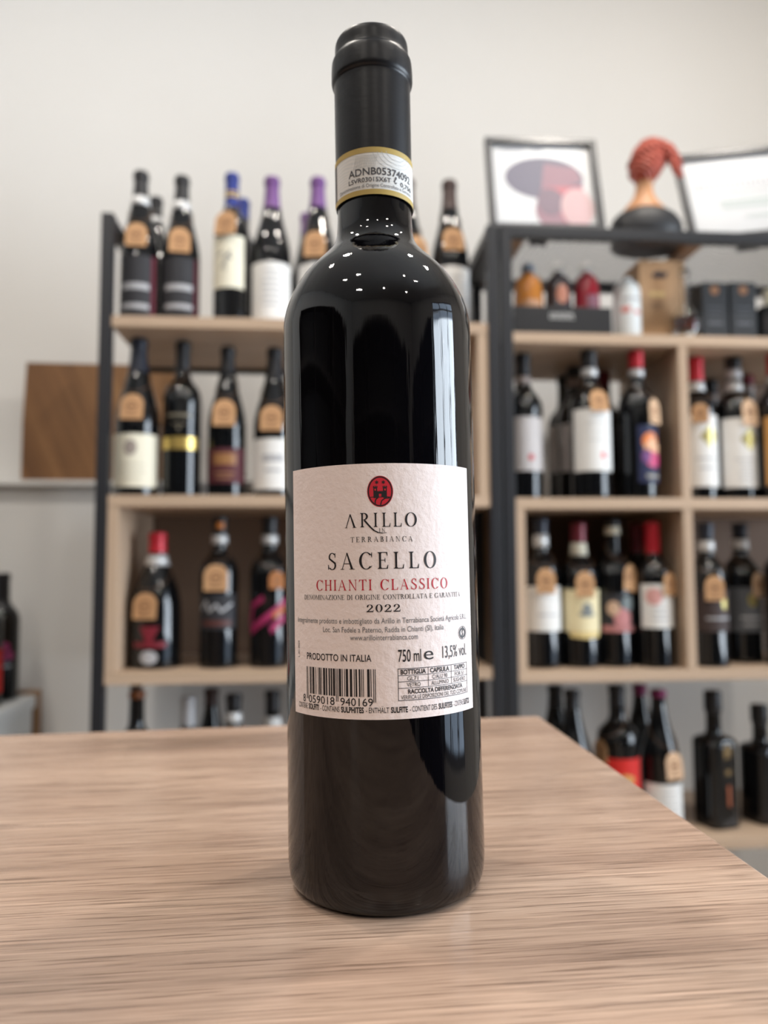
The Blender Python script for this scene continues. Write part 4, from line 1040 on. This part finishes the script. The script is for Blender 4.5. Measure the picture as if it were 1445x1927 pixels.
wr = loft('head_wrap', [(-.003, -.004, .152-.006, .019, .020), (-.001, -.006, .152+k*.08, .029, .031), (.002, -.005, .152+k*.26, .0355, .037), (.006, -.004, .152+k*.50, .037, .039), (.009, -.003, .152+k*.72, .033, .035), (.012, -.002, .152+k*.90, .022, .024), (.014, -.002, hT, .007, .008)], WR, bu)
# twisted rolls round the brow and the hanging knot tails on the right
for rr2, z0_, tl in ((.0365, .152+k*.52, .0065), (.035, .152+k*.30, .006)):
    pts = [(.006+rr2*math.cos(a), -.004+rr2*math.sin(a), z0_+.012*math.cos(a+.5)) for a in [2*math.pi*q_/28 for q_ in range(28)]]
    v, f = tube_data(pts, tl, 8, True); mesh('wrap_roll', v, f, WR, wr, True)
for pts, rad_ in (([(.030, -.026, .152+k*.72), (.043, -.028, .152+k*.66), (.053, -.027, .152+k*.5), (.060, -.026, .152+k*.32), (.064, -.026, .152+k*.2)], .0085), ([(.028, -.028, .152+k*.55), (.040, -.031, .152+k*.40), (.050, -.031, .152+k*.2), (.058, -.028, .152+k*.06), (.068, -.026, .152)], .0075), ([(.020, -.030, .152+k*.75), (.032, -.033, .152+k*.6), (.038, -.034, .152+k*.4)], .010)):
    v, f = tube_data(pts, rad_, 10); mesh('knot_tail', v, f, WR, wr, True)

# ================================================================== board on the ledge, corner cabinet and its bottles
Yb = 1.86
pl_, pr_ = at(48, 690, Yb), at(337, 690, Yb)
zb0 = LEDGE_Z; zb1 = at(120, 685, Yb).z
e = tag(empty('wooden_board', ((pl_.x+pr_.x)/2, Yb, zb0+.0005)), 'brown wooden board leaning on the wall ledge behind the left rack', 'board')
hw = (pr_.x-pl_.x)/2; hh = zb1-zb0
out = [(-hw, .0), (-hw*.4, .001), (hw, .002), (hw, hh-.004), (hw*.2, hh-.002), (-hw+.004, hh), (-hw-.001, hh*.5)]
bm = bmesh.new()
va = [bm.verts.new((a, -.009, b)) for a, b in out]; vb = [bm.verts.new((a, .009, b)) for a, b in out]
bm.faces.new(va); bm.faces.new(vb[::-1])
for i in range(7): bm.faces.new((va[i], vb[i], vb[(i+1) % 7], va[(i+1) % 7]))
bmesh.ops.recalc_face_normals(bm, faces=bm.faces[:])
o = bm_obj('plank', bm, M_BOARD, e); o.rotation_euler = (R(-1), 0, 0); o.location = (0, 0, .001)
flat('knot', [disc(.002, hh*.48, .010, .007, 14)], mat('knot_dark', (.05, .022, .012), .6), o, -.0096)

zc = .7792
xr = -.6435
e = tag(empty('white_cabinet', (xr-.4, 1.62, 0)), 'white low cabinet at the left edge behind the counter', 'cabinet')
box('cabinet_body', -.4, .4, -.14, .14, .06, zc-.03, mat('white_lacquer', (.62, .64, .64), .35), e, .003)
box('cabinet_top', -.405, .405, -.15, .15, zc-.03, zc, mat('white_lacquer'), e, .006)
box('plinth', -.38, .38, -.12, .12, 0, .06, M_BLACK, e)
xw = at(74, 1320, 1.79).x
e = tag(empty('wooden_crate', (xw-.16, 1.797, 0)), 'brown wooden crate side showing behind the white cabinet', 'crate')
zk = at(60, 1299, 1.79).z
box('crate_panel', -.16, .16, -.018, -.006, 0, zk, M_CRATE, e)
box('corner_batten', .13, .16, -.006, .006, 0, zk, M_CRATE, e)
box('corner_batten', -.16, -.13, -.006, .006, 0, zk, M_CRATE, e)
bottle(6, 1079, 1.715, zc, 'bordeaux', .0365, 'black bottle with pink flower print on the white cabinet', 'bottles on the white cabinet', (C_BLACK, 1150), None,
    [(1205, 1260, 60, None, 20, [('flower_print', mat('flower_pink', (.36, .04, .16), .5), [disc(.25, .75, .26, .16, 12), disc(.5, .45, .24, .16, 12), disc(.1, .4, .24, .14, 12)]), (TXT, M_PALEINK, [rect(0, .05, .6, .12)])])])
bottle(-28, 1085, 1.63, zc, 'bordeaux', .0365, 'bottle with red label cut by the left picture edge', 'bottles on the white cabinet', (C_BLACK, 1150), None, [(1225, 1310, 70, ML('scarlet'), 40)])
